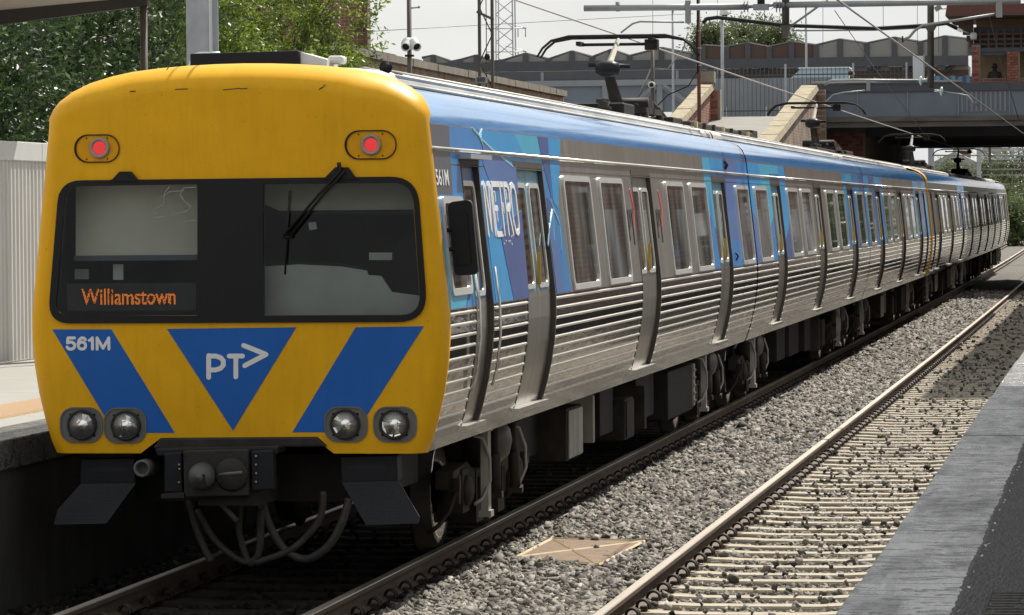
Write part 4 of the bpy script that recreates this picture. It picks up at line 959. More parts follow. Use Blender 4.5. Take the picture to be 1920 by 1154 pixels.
def bogie(car, y, near=True):
    b = empty('bogie', (0, y, 0), parent=car)
    for dy in (-1.28, 1.28):
        for s in (1, -1):
            w = link('wheel', BM['wheel'], b, (s*.84, dy, .487), (0, 0, 0) if s < 0 else (0, 0, math.pi)); link('tyre', BM['tyre'], w)
            link('axle_box', BM['axlebox'], b, (s*1.03, dy, .487), (0, 0, 0 if s > 0 else math.pi))
        mb = cached('axle', lambda: MB().tube([(-.8, 0, 0), (.8, 0, 0)], .075, 10).mesh('axle', M['dark'])); link('axle', mb, b, (0, dy, .487))
    link('frame', BM['frame'], b)
    for s in (1, -1): link('air_bellows', BM['bellows'], b, (s*1.06, .05, .80))
    if near:
        link('damper', BM['damper'], b, (1.2, -.38, .70)); link('damper', BM['damper'], b, (1.2, .62, .66), (.25, 0, 0))
        link('cover_plate', BM['strut'], b, (1.2, -.85, .66)); link('air_hose', BM['hose'], b, (1.14, -1.05, .62)); link('air_hose', BM['hose'], b, (1.14, .85, .60))
        link('brake_unit', BM['motor'], b, (1.0, .55, .40)); link('brake_unit', BM['motor'], b, (1.0, -.55, .40)); link('sand_pipe', BM['sander'], b, (1.1, -1.72, .42)); link('sand_pipe', BM['sander'], b, (1.12, 1.7, .42))
    return b
RIBZ = [1.94-.0815*i for i in range(11)]
FACET = [M['f_mid'], M['f_az'], M['f_cy'], M['f_in'], M['f_az'], M['f_mid'], M['f_la'], M['f_mid']]
def decal(car, name, poly, m_, d):
    mb = MB(); mb.prism(poly, (-.004, d), lambda u, v, dd: S(u, v, dd)); return mb.build(name, m_, car)
def build_car(yn, yf, cab, label, doors, wins, panto=None, livery=True, grp='cars of the commuter train', bog=(3.3, -3.3), dark_roof=False):
    """cab: 'near', 'far' or None; doors/wins in metres from the near end"""
    L = yf-yn; bx0, bz0 = bend(yn); bx1, bz1 = bend(yf)
    car = empty('train_car', (bx0, yn, bz0), label, 'train car', grp)
    car.rotation_euler = (math.atan2(bz1-bz0, L), 0, -math.atan2(bx1-bx0, L))
    ya = .22 if cab == 'near' else .0
    yb = L-.22 if cab == 'far' else L
    # roof
    mb = MB(); pts = [(-x, z) for x, z in TOP]+[(x, z) for x, z in TOP[::-1][1:]]
    e0_, e1_ = ya+.12*(cab == 'near'), yb-.12*(cab == 'far')
    yl = [e0_]+[ya+1.3]+list(np.linspace(ya+2, yb-2, 7))+[yb-1.3]+[e1_]
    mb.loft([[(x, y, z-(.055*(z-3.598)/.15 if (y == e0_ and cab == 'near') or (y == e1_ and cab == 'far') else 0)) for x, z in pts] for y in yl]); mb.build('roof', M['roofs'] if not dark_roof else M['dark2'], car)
    for x, z in ((.935, 3.612), (.908, 3.672), (.83, 3.714), (.66, 3.734)):
        mb = MB(); mb.tube([(x, ya+1.3, z), (x, yb-1.3, z)], .014, 6); mb.build('roof_bead', M['roofs'], car)
    mb = MB(); mb.bb(.92, .945, ya+.3, yb-.3, 3.588, 3.604); mb.build('gutter', M['jamb'], car)
    for s in (1, -1):
        mb = MB(); mb.loft([[(s*x, y, z) for x, z in SHO+[TOP[0]]] for y in np.linspace(ya, yb, 40)], smooth=True); mb.build('roof_shoulder', M['roofblue'], car)
    # walls
    segs = []; y = ya
    for a, b in doors: segs.append((y, a, 0)); segs.append((a, b, 1)); y = b
    segs.append((y, yb, 0))
    mb = MB()
    def strip(a, b, z0, z1, off, mi):
        zz = [z0]+[z for z in pz if z0 < z < z1]+[z1]
        for i in range(len(zz)-1):
            mb.m(mi if mi is not None else (1 if zz[i+1] <= 1.98 else 0))
            n = max(1, int((b-a)/1.0))
            for k in range(n):
                p, q = a+(b-a)*k/n, a+(b-a)*(k+1)/n
                mb.add([S(p, zz[i], off), S(q, zz[i], off), S(q, zz[i+1], off), S(p, zz[i+1], off)], [(0, 1, 2, 3)])
    for a, b, dr in segs:
        if not dr: strip(a, b, .97, 3.30, 0, None)
        else:
            strip(a, b, .97, 1.085, 0, 1); strip(a, b, 3.03, 3.30, 0, None); strip(a, b, 1.085, 3.03, -.06, 2)
    mb.m(0); mb.loft([[(-x, y, z) for z, x in PROF] for y in (ya, yb)])
    mb.m(2); mb.add([(-1.33, ya, .972), (1.33, ya, .972), (1.33, yb, .972), (-1.33, yb, .972)], [(0, 1, 2, 3)])
    loop = [(x, z) for z, x in PROF]+SHO[1:]+[(x, z-.02) for x, z in TOP]
    full = loop+[(-x, z) for x, z in loop[::-1][1:]]
    for y in ((ya, yb) if cab is None else ((yb,) if cab == 'near' else (ya,))):
        mb.add([(x*.985, y+(.01 if y == ya else -.01), z-.01) for x, z in full], [tuple(range(len(full)))])
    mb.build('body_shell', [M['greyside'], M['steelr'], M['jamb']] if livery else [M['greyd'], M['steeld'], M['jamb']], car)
    mb = MB(); mb.tube([S(ya, 3.12, .012), S(yb, 3.12, .012)], .014, 8); mb.build('drip_rail', M['brush'], car)
    mb = MB(); mb.add([S(ya, 3.005, .0022), S(yb, 3.005, .0022), S(yb, 3.015, .0022), S(ya, 3.015, .0022)], [(0, 1, 2, 3)]); mb.build('panel_seam', M['jamb'], car)
    for a, b, dr in segs:
        if dr:
            w = b-a
            jm = cached(('jamb', round(w, 2)), lambda: (lambda q: ([q.loft([[(sx(z)-.065, yy, z), (sx(z)+.004, yy, z), (sx(z)+.004, yy+.04, z), (sx(z)-.065, yy+.04, z)] for z in np.linspace(1.06, 3.04, 12)], closed=True) for yy in (-.004, w-.036)], q.box((sx(3.04)-.03, w/2, 3.045), (.07, w+.02, .05)), q)[-1])(MB()).mesh('door_frame', M['jamb']))
            link('door_frame', jm, car, (0, a, 0))
            mb = cached(('sill', round(w, 2)), lambda: MB().box((0, w/2, 0), (.09, w+.1, .035)).mesh('door_sill', M['brush'])); link('door_sill', mb, car, (sx(1.08)+.01, a, 1.075))
            up = M['doorblue'] if (livery and (a < 6 or a > L-6)) else M['doorsteel']
            if w > 1.1:
                door_leaf(car, a+.04, a+w/2, 1.09, 3.02, up, 0); door_leaf(car, a+w/2, b-.04, 1.09, 3.02, up, 1)
            else: door_leaf(car, a+.04, b-.04, 1.09, 3.02, M['f_in'] if livery else up, 0)
        elif b-a > .5:
            p, q = a+.03, b-.03
            me = rib_mesh(q-p)
            for z in RIBZ: link('rib', me, car, (sx(z), p, z), (0, -math.atan((sx(z+.04)-sx(z-.04))/.08), 0))
    for a, b in wins: window(car, a, b, 1.985, 2.98)
    # livery facets at the ends of the car
    if livery:
        rnd = random.Random(int(yn*7)+3)
        zones = []
        if cab != 'near': zones.append((ya, doors[0][1]+1.0))
        zones.append((doors[-1][0]-.8 if cab != 'far' else max(yb-6.2, doors[-2][0]-1), yb))
        k = 0
        for z0_, z1_ in zones:
            for a, b, dr in segs:
                p, q = max(a, z0_), min(b, z1_)
                if q-p < .1: continue
                lo_ = 3.035 if dr else 1.975
                n = max(1, int((q-p)/1.1)); e0 = [p]+sorted(p+(q-p)*(i+rnd.uniform(-.25, .25))/n for i in range(1, n))+[q]; e1 = [p]+sorted(p+(q-p)*(i+rnd.uniform(-.3, .3))/n for i in range(1, n))+[q]
                zm = 2.4 if not dr else 3.16
                for i in range(n):
                    m1, m2, m3 = rnd.choice(FACET), rnd.choice(FACET), rnd.choice(FACET); mz = zm+rnd.uniform(-.2, .3) if not dr else 3.16; mz2 = zm+rnd.uniform(-.2, .3) if not dr else 3.17
                    decal(car, 'livery_facet', [(e0[i], lo_), (e0[i+1], lo_), ((e0[i+1]+e1[i+1])/2, mz2), ((e0[i]+e1[i])/2, mz)], m1, .0022)
                    decal(car, 'livery_facet', [((e0[i]+e1[i])/2, mz), ((e0[i+1]+e1[i+1])/2, mz2), (e1[i+1], 3.288), (e1[i], 3.288)], m2, .0022)
                    if not dr and rnd.random() < .6: decal(car, 'livery_facet', [(e0[i], lo_+.01), (e0[i+1], lo_+.01), ((e0[i]+e0[i+1])/2+rnd.uniform(-.2, .2), mz+.25)], m3, .0036)
    # running gear
    bogie(car, bog[0]); bogie(car, L+bog[1])
    if cab:
        n_ = link('cab_shell', NOSE, car, (0, 0, 0) if cab == 'near' else (0, L, 0), (0, 0, 0 if cab == 'near' else math.pi))
        link('windscreen_surround', SURR, car, (0, 0, 0) if cab == 'near' else (0, L, 0), (0, 0, 0 if cab == 'near' else math.pi))
        if not (cab == 'near' and yn == 0):
            mb = MB(); mb.add([FN(u, v, -.01) for u, v in OUT], [tuple(range(len(OUT)))]); mb.build('windscreen', M['pane'], car, (0, 0, 0) if cab == 'near' else (0, L, 0), (0, 0, 0 if cab == 'near' else math.pi))
    return car
def equipment(car, items):
    for (nm, y0, y1, x0, x1, z0, z1, m_) in items:
        mb = MB(); mb.bb(x0, x1, y0, y1, z0, z1); mb.build(nm, M[m_], car, bevel=.012)
def roof_gear(car, ylist):
    for (nm, x0, x1, y0, y1, h, m_) in ylist:
        mb = MB(); mb.bb(x0, x1, y0, y1, 3.67, 3.72+h); mb.build(nm, M[m_], car, bevel=.02)
def pantograph(car, y, up_=True, flip=1):
    """single-arm pantograph, contact strip at local height"""
    p = empty('pantograph', (0, y, 0), parent=car); f = flip
    mb = MB()
    for x in (-.42, .42): mb.box((x, 0, 3.90), (.06, 1.9, .07))
    for dy in (-.9, 0, .9): mb.box((0, dy, 3.90), (.9, .07, .07))
    mb.build('base_frame', M['dark'], p)
    for x in (-.42, .42):
        for dy in (-.8, .8):
            mb = cached('pins', lambda: MB().lathe((0, 0, 0), [(.04, 0), (.075, .03), (.045, .06), (.075, .09), (.045, .12), (.06, .16), (0, .165)], n=10).mesh('insulator', M['hose'])); link('insulator', mb, p, (x, dy, 3.70))
    mb = MB(); mb.box((.1, .55*f, 3.98), (.5, .5, .16)); mb.tube([(-.3, .2*f, 3.98), (.35, .2*f, 3.98)], .10, 12); mb.tube([(.2, -.1*f, 3.95), (.2, .9*f, 4.0)], .05, 8); mb.build('drive_unit', M['dark'], p)
    mb = MB(); mb.tube([(-.2, .6*f, 3.96), (.3, 1.1*f, 4.04), (.42, 1.4*f, 3.86)], .022, 6); mb.tube([(.0, .7*f, 4.02), (.35, 1.2*f, 3.98), (.45, 1.6*f, 3.80)], .022, 6); mb.build('cable_loop', M['hose'], p)
    if up_:
        k0, k1, k2 = Vector((0, -.15*f, 3.97)), Vector((-.0, -1.05*f, 4.40)), Vector((0, .0, 4.80))
        mb = MB(); mb.tube([k0, k1], [.085, .06], 8); mb.build('lower_arm', M['dark'], p)
        mb = MB(); mb.lathe((0, k1.y, k1.z), [(.0, -.15), (.07, -.14), (.10, -.06), (.10, .06), (.07, .14), (0, .15)], axis='X', n=12); mb.tube([k1+Vector((-.24, 0, .05)), k1+Vector((.26, .1, .03))], .03, 6); mb.build('knee_joint', M['blackpaint'], p)
        mb = MB(); mb.tube([k1, k2], [.045, .03], 4, smooth=False); mb.build('upper_arm', M['panto'], p)
        z = 4.80
    else: z = 4.02; k2 = Vector((0, 0, z))
    mb = MB()
    for dy in (-.15, .15):
        pts = [(-1.0, dy, z-.21), (-.93, dy, z-.10), (-.82, dy, z-.01), (-.6, dy, z+.035), (.6, dy, z+.035), (.82, dy, z-.01), (.93, dy, z-.10), (1.0, dy, z-.21)]
        mb.tube(pts, [.014, .016, .018, .026, .026, .018, .016, .014], 6)
    mb.build('collector_bow', M['dark'], p)
    mb = MB(); mb.tube([(-.5, 0, z-.06), (.42, 0, z-.06)], .022, 6); mb.box((.42, 0, z-.07), (.16, .2, .13)); mb.box((-.48, 0, z-.05), (.06, .34, .05)); mb.box((.42, 0, z+.0), (.06, .34, .05)); mb.build('head_carrier', M['dark'], p)
    return p

D1 = [(1.42, 2.24), (3.98, 5.57), (11.62, 13.22), (19.34, 20.86)]
W1 = [(6.66, 8.42), (9.06, 10.78), (14.42, 16.12), (16.84, 18.54), (22.12, 23.74)]
L1 = 23.98
car1 = build_car(0, L1, 'near', 'nearest train car with yellow cab front numbered 561M', D1, W1, bog=(4.55, -2.9))
TD = [(3.1, 4.6), (10.7, 12.2), (18.3, 19.8)]
TW = [(.5, 2.3), (5.6, 7.4), (8.1, 9.9), (13.1, 14.9), (15.6, 17.4), (20.5, 22.3)]
car2 = build_car(24.14, 47.1, None, 'second train car, without a cab, coupled behind the yellow-fronted one', TD, TW)
def mirror(lst, L): return sorted((L-b, L-a) for a, b in lst)
L3 = 24.1
car3 = build_car(47.22, 47.22+L3, 'far', 'third train car, its yellow cab end facing away from the camera', mirror(D1, L3), mirror(W1, L3), bog=(2.9, -4.55))
car4 = build_car(71.62, 71.62+23.7, 'near', 'fourth train car, just past the thin yellow cab ring', D1, W1[:4]+[(21.8, 23.4)], bog=(4.55, -2.9))
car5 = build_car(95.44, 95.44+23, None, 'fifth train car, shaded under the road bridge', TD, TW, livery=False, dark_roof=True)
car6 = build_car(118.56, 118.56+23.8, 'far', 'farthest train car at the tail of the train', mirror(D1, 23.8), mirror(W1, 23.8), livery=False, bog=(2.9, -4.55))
for a_, b_, yj in ((car1, car2, 24.02), (car2, car3, 47.1), (car3, car4, 71.3), (car4, car5, 95.3), (car5, car6, 118.4)):
    bx, bz = bend(yj); mb = MB(); sec = [(x*.90, z-.10) for x, z in [(x, z) for z, x in PROF]+SHO[1:]+TOP]; full = sec+[(-x, z) for x, z in sec[::-1][1:]]
    if yj == 71.3: continue
    mb.loft([[(x, y, z) for x, z in full] for y in (-.12, .03, .18)]); mb.build('gangway_bellows', M['black'], a_, (0, a_.get('len', yj-a_.location.y)+.02, 0))

# underframe boxes and roof gear
EQ1 = [('battery_box', 8.55, 9.55, .2, 1.17, .38, .86, 'under'), ('box_cover', 8.6, 9.5, 1.172, 1.19, .40, .84, 'underl'), ('frame_post', 10.4, 10.5, .9, 1.17, .44, .90, 'underl'), ('cable_trunk', 10.7, 11.6, .2, 1.0, .5, .9, 'dark'), ('relay_box', 12.9, 13.6, .2, 1.16, .32, .74, 'under'), ('box_cover', 12.95, 13.55, 1.162, 1.175, .34, .72, 'under'),
       ('guard_frame', 14.6, 14.75, .2, 1.16, .34, .80, 'under'), ('resistor_box', 16.8, 19.3, .2, 1.16, .32, .86, 'dark'), ('louvre_box', 19.3, 19.45, .3, 1.18, .36, .86, 'underl'), ('equipment_case', 11.8, 12.8, .1, 1.05, .42, .9, 'dark'), ('cable_trunk', 7.0, 8.5, .1, .9, .45, .92, 'dark'), ('equipment_case', 15.0, 16.6, .1, 1.02, .4, .92, 'dark')]
EQT = [('air_tank_case', 7.2, 8.6, .2, 1.12, .42, .9, 'dark'), ('equipment_case', 9.6, 11.4, .2, 1.1, .4, .9, 'dark'), ('frame_post', 14.9, 15.05, .5, 1.16, .30, .84, 'under'), ('equipment_case', 12.6, 13.8, .2, 1.1, .38, .9, 'dark'), ('box_cover', 15.6, 16.2, 1.0, 1.16, .36, .80, 'under')]
equipment(car1, EQ1)
for i in range(5):
    mb = MB(); mb.box((1.175, 19.38, .42+.09*i), (.03, .17, .03), ry=.6); mb.build('louvre', M['underl'], car1)
for c_ in (car3, car4, car6): equipment(c_, EQ1)
for c_ in (car2, car5): equipment(c_, EQT)
pantograph(car1, 21.75, True, 1)
RG1 = [('roof_walkway', -.5, .45, 17.2, 19.9, .07, 'dark'), ('arrester_box', -.1, .5, 18.3, 19.3, .20, 'dark2'), ('cable_tray', .2, .55, 22.9, 24.0, .14, 'dark')]
roof_gear(car1, RG1)
roof_gear(car2, [('cable_tray', .15, .62, .2, 9.0, .12, 'hose'), ('cable_tray', .25, .5, 9.4, 16, .06, 'dark'), ('junction_box', .1, .6, 9.2, 10.0, .17, 'dark'), ('roof_vent', -.3, .3, 17, 19, .12, 'dark2')])
for k, y in enumerate((.6, 1.7, 2.9, 4.2, 5.4, 6.7, 7.9)):
    mb = MB(); mb.bb(.1, .66, y, y+.09, 3.68, 3.84); mb.build('tray_bracket', M['cream'] if k % 3 == 0 else M['hose'], car2)
pantograph(car3, 54.0-47.22, True, 1); roof_gear(car3, [('cable_tray', -.2, .5, .4, 5.2, .12, 'dark'), ('junction_box', -.3, .5, 8.4, 10.5, .16, 'dark'), ('roof_vent', -.4, .4, 12, 15, .10, 'dark2')])
pantograph(car4, 20.2, True, 1); roof_gear(car4, [('junction_box', -.4, .5, 21.5, 23.2, .2, 'dark'), ('cable_tray', -.3, .5, 15.5, 18.5, .12, 'dark')])
pantograph(car6, 8.0, True, 1); roof_gear(car6, [('junction_box', -.5, .5, 1, 5.0, .16, 'dark'), ('roof_vent', -.4, .4, 11, 13, .12, 'dark2')])
roof_gear(car5, [('cable_tray', -.3, .5, 1, 8, .1, 'dark'), ('roof_vent', -.4, .4, 12, 14, .12, 'dark')])
for c_ in (car3, car1):
    for k in range(4):
        y = (18.0 if c_ is car1 else 2.2)+k*.42
        link('roof_insulator', cached('rins', lambda: MB().lathe((0, 0, 0), [(.05, 0), (.10, .03), (.06, .06), (.10, .09), (.06, .12), (.08, .17), (0, .175)], n=10).mesh('roof_insulator', M['hose'])), c_, (-.25 if k % 2 else .3, y, 3.76))

# ================================================================== cab front of the first car
def fpart(name, poly, m_, d, parent=car1, d0=-.003): mb = MB(); mb.prism(poly, (d0, d), FN); return mb.build(name, m_, parent)
fpart('blue_stripe', [fp(*q) for q in ((98, 618), (209, 618), (328, 812), (215, 812))], M['blue'], .0025)
fpart('blue_triangle', [fp(*q) for q in ((313, 617), (556, 614), (437, 808))], M['blue'], .0025)
fpart('blue_stripe', [fp(*q) for q in ((667, 614), (795, 612), (668, 811), (548, 811))], M['blue'], .0025)
a, b = fp(123, 658), fp(207, 631)
GL = [(.0, .20, [[(.92, 1), (.15, 1), (.08, .56), (.35, .64), (.65, .62), (.92, .45), (.95, .28), (.82, .08), (.5, 0), (.2, .04), (.03, .2)]]),
      (.26, .20, [[(.92, .84), (.75, .98), (.45, 1), (.18, .82), (.06, .5), (.08, .22), (.25, .04), (.5, 0), (.78, .05), (.94, .25), (.92, .45), (.75, .6), (.5, .64), (.22, .55), (.08, .38)]]),
      (.52, .12, [[(.1, .78), (.45, .84), (.75, 1), (.75, 0)]]), (.72, .28, [[(0, 0), (0, 1), (.5, .08), (1, 1), (1, 0)]])]
mb = MB(); W_, H_ = b[0]-a[0], b[1]-a[1]; sw = .021
for gx_, gw_, strokes in GL:
    for pl_ in strokes: stroke(mb, [(a[0]+sw/2+(gx_+u*gw_)*(W_-sw), a[1]+sw/2+v*(H_-sw)) for u, v in pl_], sw, .0045, FN, 4)
mb.build('fleet_number', M['white'], car1)
mb = MB(); w = .034
bowl = [(392, 668), (405, 668), (414, 671), (419, 677), (419, 685), (414, 691), (405, 694), (393, 694)]
stroke(mb, [fp(391.5, 667), fp(391.5, 708)], w, .0045, FN)
stroke(mb, [fp(*q) for q in bowl], w, .0052, FN)
stroke(mb, [fp(430, 668), fp(455, 668)], w, .0045, FN); stroke(mb, [fp(442.5, 668), fp(442.5, 707)], w, .006, FN)
stroke(mb, [fp(457, 648), fp(499, 665), fp(459, 686)], w, .0045, FN)
mb.build('operator_logo', M['white'], car1)
# headlights
def headlight(px, py):
    cx, cz = fp(px, py); o = empty('headlight', (cx, FACE_Y, cz), parent=car1); f = lambda u, v, d: (u, -d, v)
    sx0 = .008 if px < 450 else -.004
    mb = MB(); mb.prism(rrect(-sx0, 0, .300, .240, .09), (-.004, .004), f); mb.build('bezel', M['bezel'], o)
    mb = MB(); mb.ring(rrect(-sx0, 0, .312, .252, .095), rrect(-sx0, 0, .292, .232, .085), (0, .012), f); mb.build('rim', M['bezel'], o)
    mb = MB(); mb.lathe((0, 0, 0), [(.108, -.005), (.108, -.026), (.099, -.034), (.092, -.030), (.090, -.012)], axis='Y', n=28); mb.build('housing_ring', M['grimy'], o)
    mb = MB(); mb.lathe((0, 0, 0), [(.091, -.028), (.078, -.014), (.052, -.005), (.036, -.004), (.034, -.020), (.022, -.028), (0, -.031)], axis='Y', n=28); mb.build('reflector', M['chrome'], o)
    rnd = random.Random(int(px))
    for k in range(10):
        an = R(36*k+rnd.uniform(-6, 6)); mb = MB(); r0, r1, hw_ = .034, .086, .30; tl, tr_ = rnd.uniform(-.5, .6), rnd.uniform(-.6, .6)
        q_ = [(r0, -hw_), (r1, -hw_), (r1, hw_), (r0, hw_)]; cr_ = (r0+r1)/2
        mb.add([(r_*math.cos(an+a_*.9), -.020-(r_-cr_)*tl-cr_*a_*tr_*.5, r_*math.sin(an+a_*.9)) for r_, a_ in q_], [(0, 1, 2, 3)]); mb.build('lamp_facet', M['chrome'], o)
    for k in range(4):
        an = R(45+90*k); mb = MB(); mb.lathe((.122*math.cos(an), 0, .104*math.sin(an)), [(.010, -.003), (.010, -.008), (0, -.009)], axis='Y', n=8); mb.build('screw', M['dark'], o)
for q in ((155, 797), (237, 798), (648, 796), (740, 796)): headlight(*q)
def taillight(pc, pl, w, h):
    cx, cz = fp(*pc); o = empty('tail_light', (cx, FACE_Y, cz), parent=car1); lx, lz = fp(*pl); lx -= cx; lz -= cz; f = lambda u, v, d: (u, -d, v)
    mb = MB(); mb.prism(rrect(0, 0, w, h, h*.495, 8), (-.004, .002), f); mb.build('recess_plate', M['yellow2'], o)
    mb = MB(); mb.ring(rrect(0, 0, w+.016, h+.016, h*.53, 8), rrect(.004, 0, w-.004, h, h*.49, 8), (0, .010), f); mb.build('rim', M['blackpaint'], o)
    mb = MB(); mb.lathe((lx, 0, lz), [(.074, -.001), (.074, -.018), (.066, -.022), (.050, -.020), (.049, -.012)], axis='Y', n=28); mb.build('lamp_ring', M['ring'], o)
    mb = MB(); mb.lathe((lx, 0, lz), [(.050, -.012), (.03, -.013), (0, -.013)], axis='Y', n=24); mb.build('lens', M['led_base'], o)
    mb = MB()
    for rr, n in ((0, 1), (.012, 6), (.0235, 12), (.034, 18), (.0435, 24)):
        for k in range(n):
            an = 2*math.pi*k/n+rr*40; mb.lathe((lx+rr*math.cos(an), -.013, lz+rr*math.sin(an)), [(.0030, 0), (.0022, -.0025), (0, -.003)], axis='Y', n=6)
    tag(mb.build('led_cluster', M['led_red'], o), kind='stuff')
    for sx_, sz_ in ((-1, 1), (1, 1), (-1, -1), (1, -1)):
        mb = MB(); mb.lathe((sx_*w*.24, 0, sz_*h*.40), [(.006, -.001), (.006, -.005), (0, -.006)], axis='Y', n=8); mb.build('screw', M['dark'], o)
taillight((182, 279), (187, 278), .315, .185); taillight((695, 272), (696, 272), .355, .19)
# windscreen
for poly, nm in ((HL, 'windscreen_pane'), (HR, 'windscreen_pane')):
    mb = MB(); mb.add([FN(u, v, .002) for u, v in poly], [tuple(range(len(poly)))]); mb.build(nm, M['glass'], car1)
for q in (((205, 340), (213, 336), (226, 322), (247, 322), (258, 335), (264, 340)), ((608, 336), (613, 331), (630, 314), (654, 314), (666, 331), (672, 336))):
    fpart('wiper_mount', [fp(*p) for p in q], M['blackpaint'], .03)
for pts in ([(318, 350), (309, 362), (307, 384), (291, 391), (288, 398), (296, 401)], [(368, 351), (344, 353), (338, 365), (346, 378), (359, 388), (352, 396), (328, 402)], [(288, 409), (310, 406)], [(345, 417), (369, 413)], [(300, 372), (318, 360), (345, 358)]):
    mb = MB(); stroke(mb, [fp(*q) for q in pts], .006, .006, FN, 3); mb.build('scratched_tag', M['pipe'], car1)
# cab interior
inb = MB(); x0, x1, y0, y1, z0, z1 = -1.33, 1.33, FACE_Y+.055, 1.38, 1.5, 3.15
inb.add([(x0, y0, z0), (x1, y0, z0), (x1, y1, z0), (x0, y1, z0), (x0, y0, z1), (x1, y0, z1), (x1, y1, z1), (x0, y1, z1)], [(0, 1, 2, 3), (4, 5, 6, 7), (0, 3, 7, 4), (1, 2, 6, 5), (3, 2, 6, 7)]); inb.build('cab_lining', M['cabdark'], car1)
def ip(px, py, Y): q = aY(Y, px, py); return (q[0], q[2])
def ipart(nm, pts, Y, m_, th=.02): mb = MB(); mb.prism([ip(px, py, Y) for px, py in pts], (Y, Y+th), lambda u, v, d: (u, d, v)); return mb.build(nm, m_, car1)
ipart('sun_blind', [(142, 300), (374, 296), (374, 478), (142, 480)], .30, M['cabwall'])
ipart('blind_bar', [(138, 480), (374, 478), (374, 488), (138, 490)], .28, mat('blind_bar', (.05, .065, .09), .5))
ipart('cab_card', [(140, 505), (166, 505), (166, 524), (140, 524)], .40, mat('pale_card', (.34, .38, .33), .7))
ipart('cab_card', [(212, 496), (231, 496), (231, 525), (212, 525)], .40, M['cabgrey'])
ipart('header_panel', [(492, 300), (800, 300), (800, 393), (525, 396), (492, 382)], .40, M['cabwall'])
ipart('header_trim', [(492, 396), (800, 393), (800, 402), (492, 404)], .39, M['dark2'])
ipart('reflection_panel', [(494, 500), (560, 496), (640, 500), (688, 508), (690, 516), (715, 518), (735, 548), (795, 556), (800, 640), (494, 640)], .30, M['cabgrey'])  # pale panel stands in for brightness reflected in the lower right pane
ipart('reflection_lip', [(494, 493), (560, 490), (640, 494), (690, 503), (690, 508), (640, 500), (560, 496), (494, 500)], .298, M['dark2'])
ipart('seat_back', [(735, 470), (752, 448), (775, 440), (800, 445), (800, 640), (735, 640)], .8, M['black'], .12)
ipart('cab_monitor', [(692, 474), (735, 474), (735, 488), (692, 488)], .5, M['cabgrey'])
ipart('cab_grip', [(578, 418), (592, 416), (594, 430), (580, 432)], .5, M['cabgrey'])
# destination display
sg = fp(125, 584), fp(366, 531)
mb = MB(); mb.bb(sg[0][0], sg[1][0], FACE_Y+.018, FACE_Y+.05, sg[0][1], sg[1][1]); disp = mb.build('destination_display', M['blackpaint'], car1)
mb = MB(); f2 = lambda u, v, d: (u, FACE_Y+.018-d, v); p, q = fp(141, 578), fp(337, 538)
mb.ring(rrect((p[0]+q[0])/2, (p[1]+q[1])/2, q[0]-p[0], q[1]-p[1], .01), rrect((p[0]+q[0])/2, (p[1]+q[1])/2, q[0]-p[0]-.012, q[1]-p[1]-.012, .008), (0, .003), f2); mb.build('display_border', M['dark'], disp)
a, b = fp(152, 572), fp(328, 541)
def dots(txt, u0, v0, w, h, nx, nz_):
    pts, fs = text_outline(txt, .012); mb = MB(); du, dv = w/nx, h/nz_; rnd = random.Random(3)
    T = np.array([[pts[i] for i in f] for f in (tuple(g) for q in fs for g in [(q[0], q[k], q[k+1]) for k in range(1, len(q)-1)])])
    for i in range(nx):
        for j in range(nz_):
            p_ = np.array([(i+.5)/nx, (j+.5)/nz_]); a_, b_, c_ = T[:, 0], T[:, 1], T[:, 2]
            cr = lambda s_, e_: (e_[:, 0]-s_[:, 0])*(p_[1]-s_[:, 1])-(e_[:, 1]-s_[:, 1])*(p_[0]-s_[:, 0])
            d1, d2, d3 = cr(a_, b_), cr(b_, c_), cr(c_, a_)
            if ((((d1 >= 0) & (d2 >= 0) & (d3 >= 0)) | ((d1 <= 0) & (d2 <= 0) & (d3 <= 0))).any()) and rnd.random() < .9:
                u, v = u0+(i+.5)*du, v0+(j+.5)*dv; k = .40; mb.add([f2(u-du*k, v-dv*k, .004), f2(u+du*k, v-dv*k, .004), f2(u+du*k, v+dv*k, .004), f2(u-du*k, v+dv*k, .004)], [(0, 1, 2, 3)])
    return mb
dots('Williamstown', a[0], a[1], b[0]-a[0], b[1]-a[1], 104, 15).build('display_text', M['amber'], disp)
# wipers
def face_tube(pts, r, d, m_, nm, par=car1, n=6): mb = MB(); mb.tube([FN(*fp(*q), d) for q in pts], r, n); return mb.build(nm, m_, par)
wp = empty('wiper', (0, 0, 0), parent=car1)
face_tube([(640, 308), (641, 322), (600, 366), (534, 443)], .010, .06, M['black'], 'wiper_arm', wp)
face_tube([(648, 322), (612, 362), (546, 443)], .010, .055, M['black'], 'wiper_arm', wp)
face_tube([(528, 445), (550, 445)], .012, .05, M['black'], 'wiper_link', wp)
face_tube([(545, 358), (540, 440), (536, 515)], .008, .03, M['black'], 'wiper_blade', wp)
face_tube([(638, 305), (639, 316)], .016, .05, M['blackpaint'], 'wiper_spindle', wp)
# small scuffs on the paint
for pts in ([(243, 172), (254, 171)], [(328, 168), (352, 167)], [(418, 169), (450, 166)], [(450, 167), (464, 166)], [(598, 168), (606, 163), (610, 158)], [(312, 132), (318, 124)]):
    mb = MB(); mb.tube([FN(*fp(*q), .0) for q in pts], .0035, 4); mb.build('paint_scuff', M['jamb'], car1)
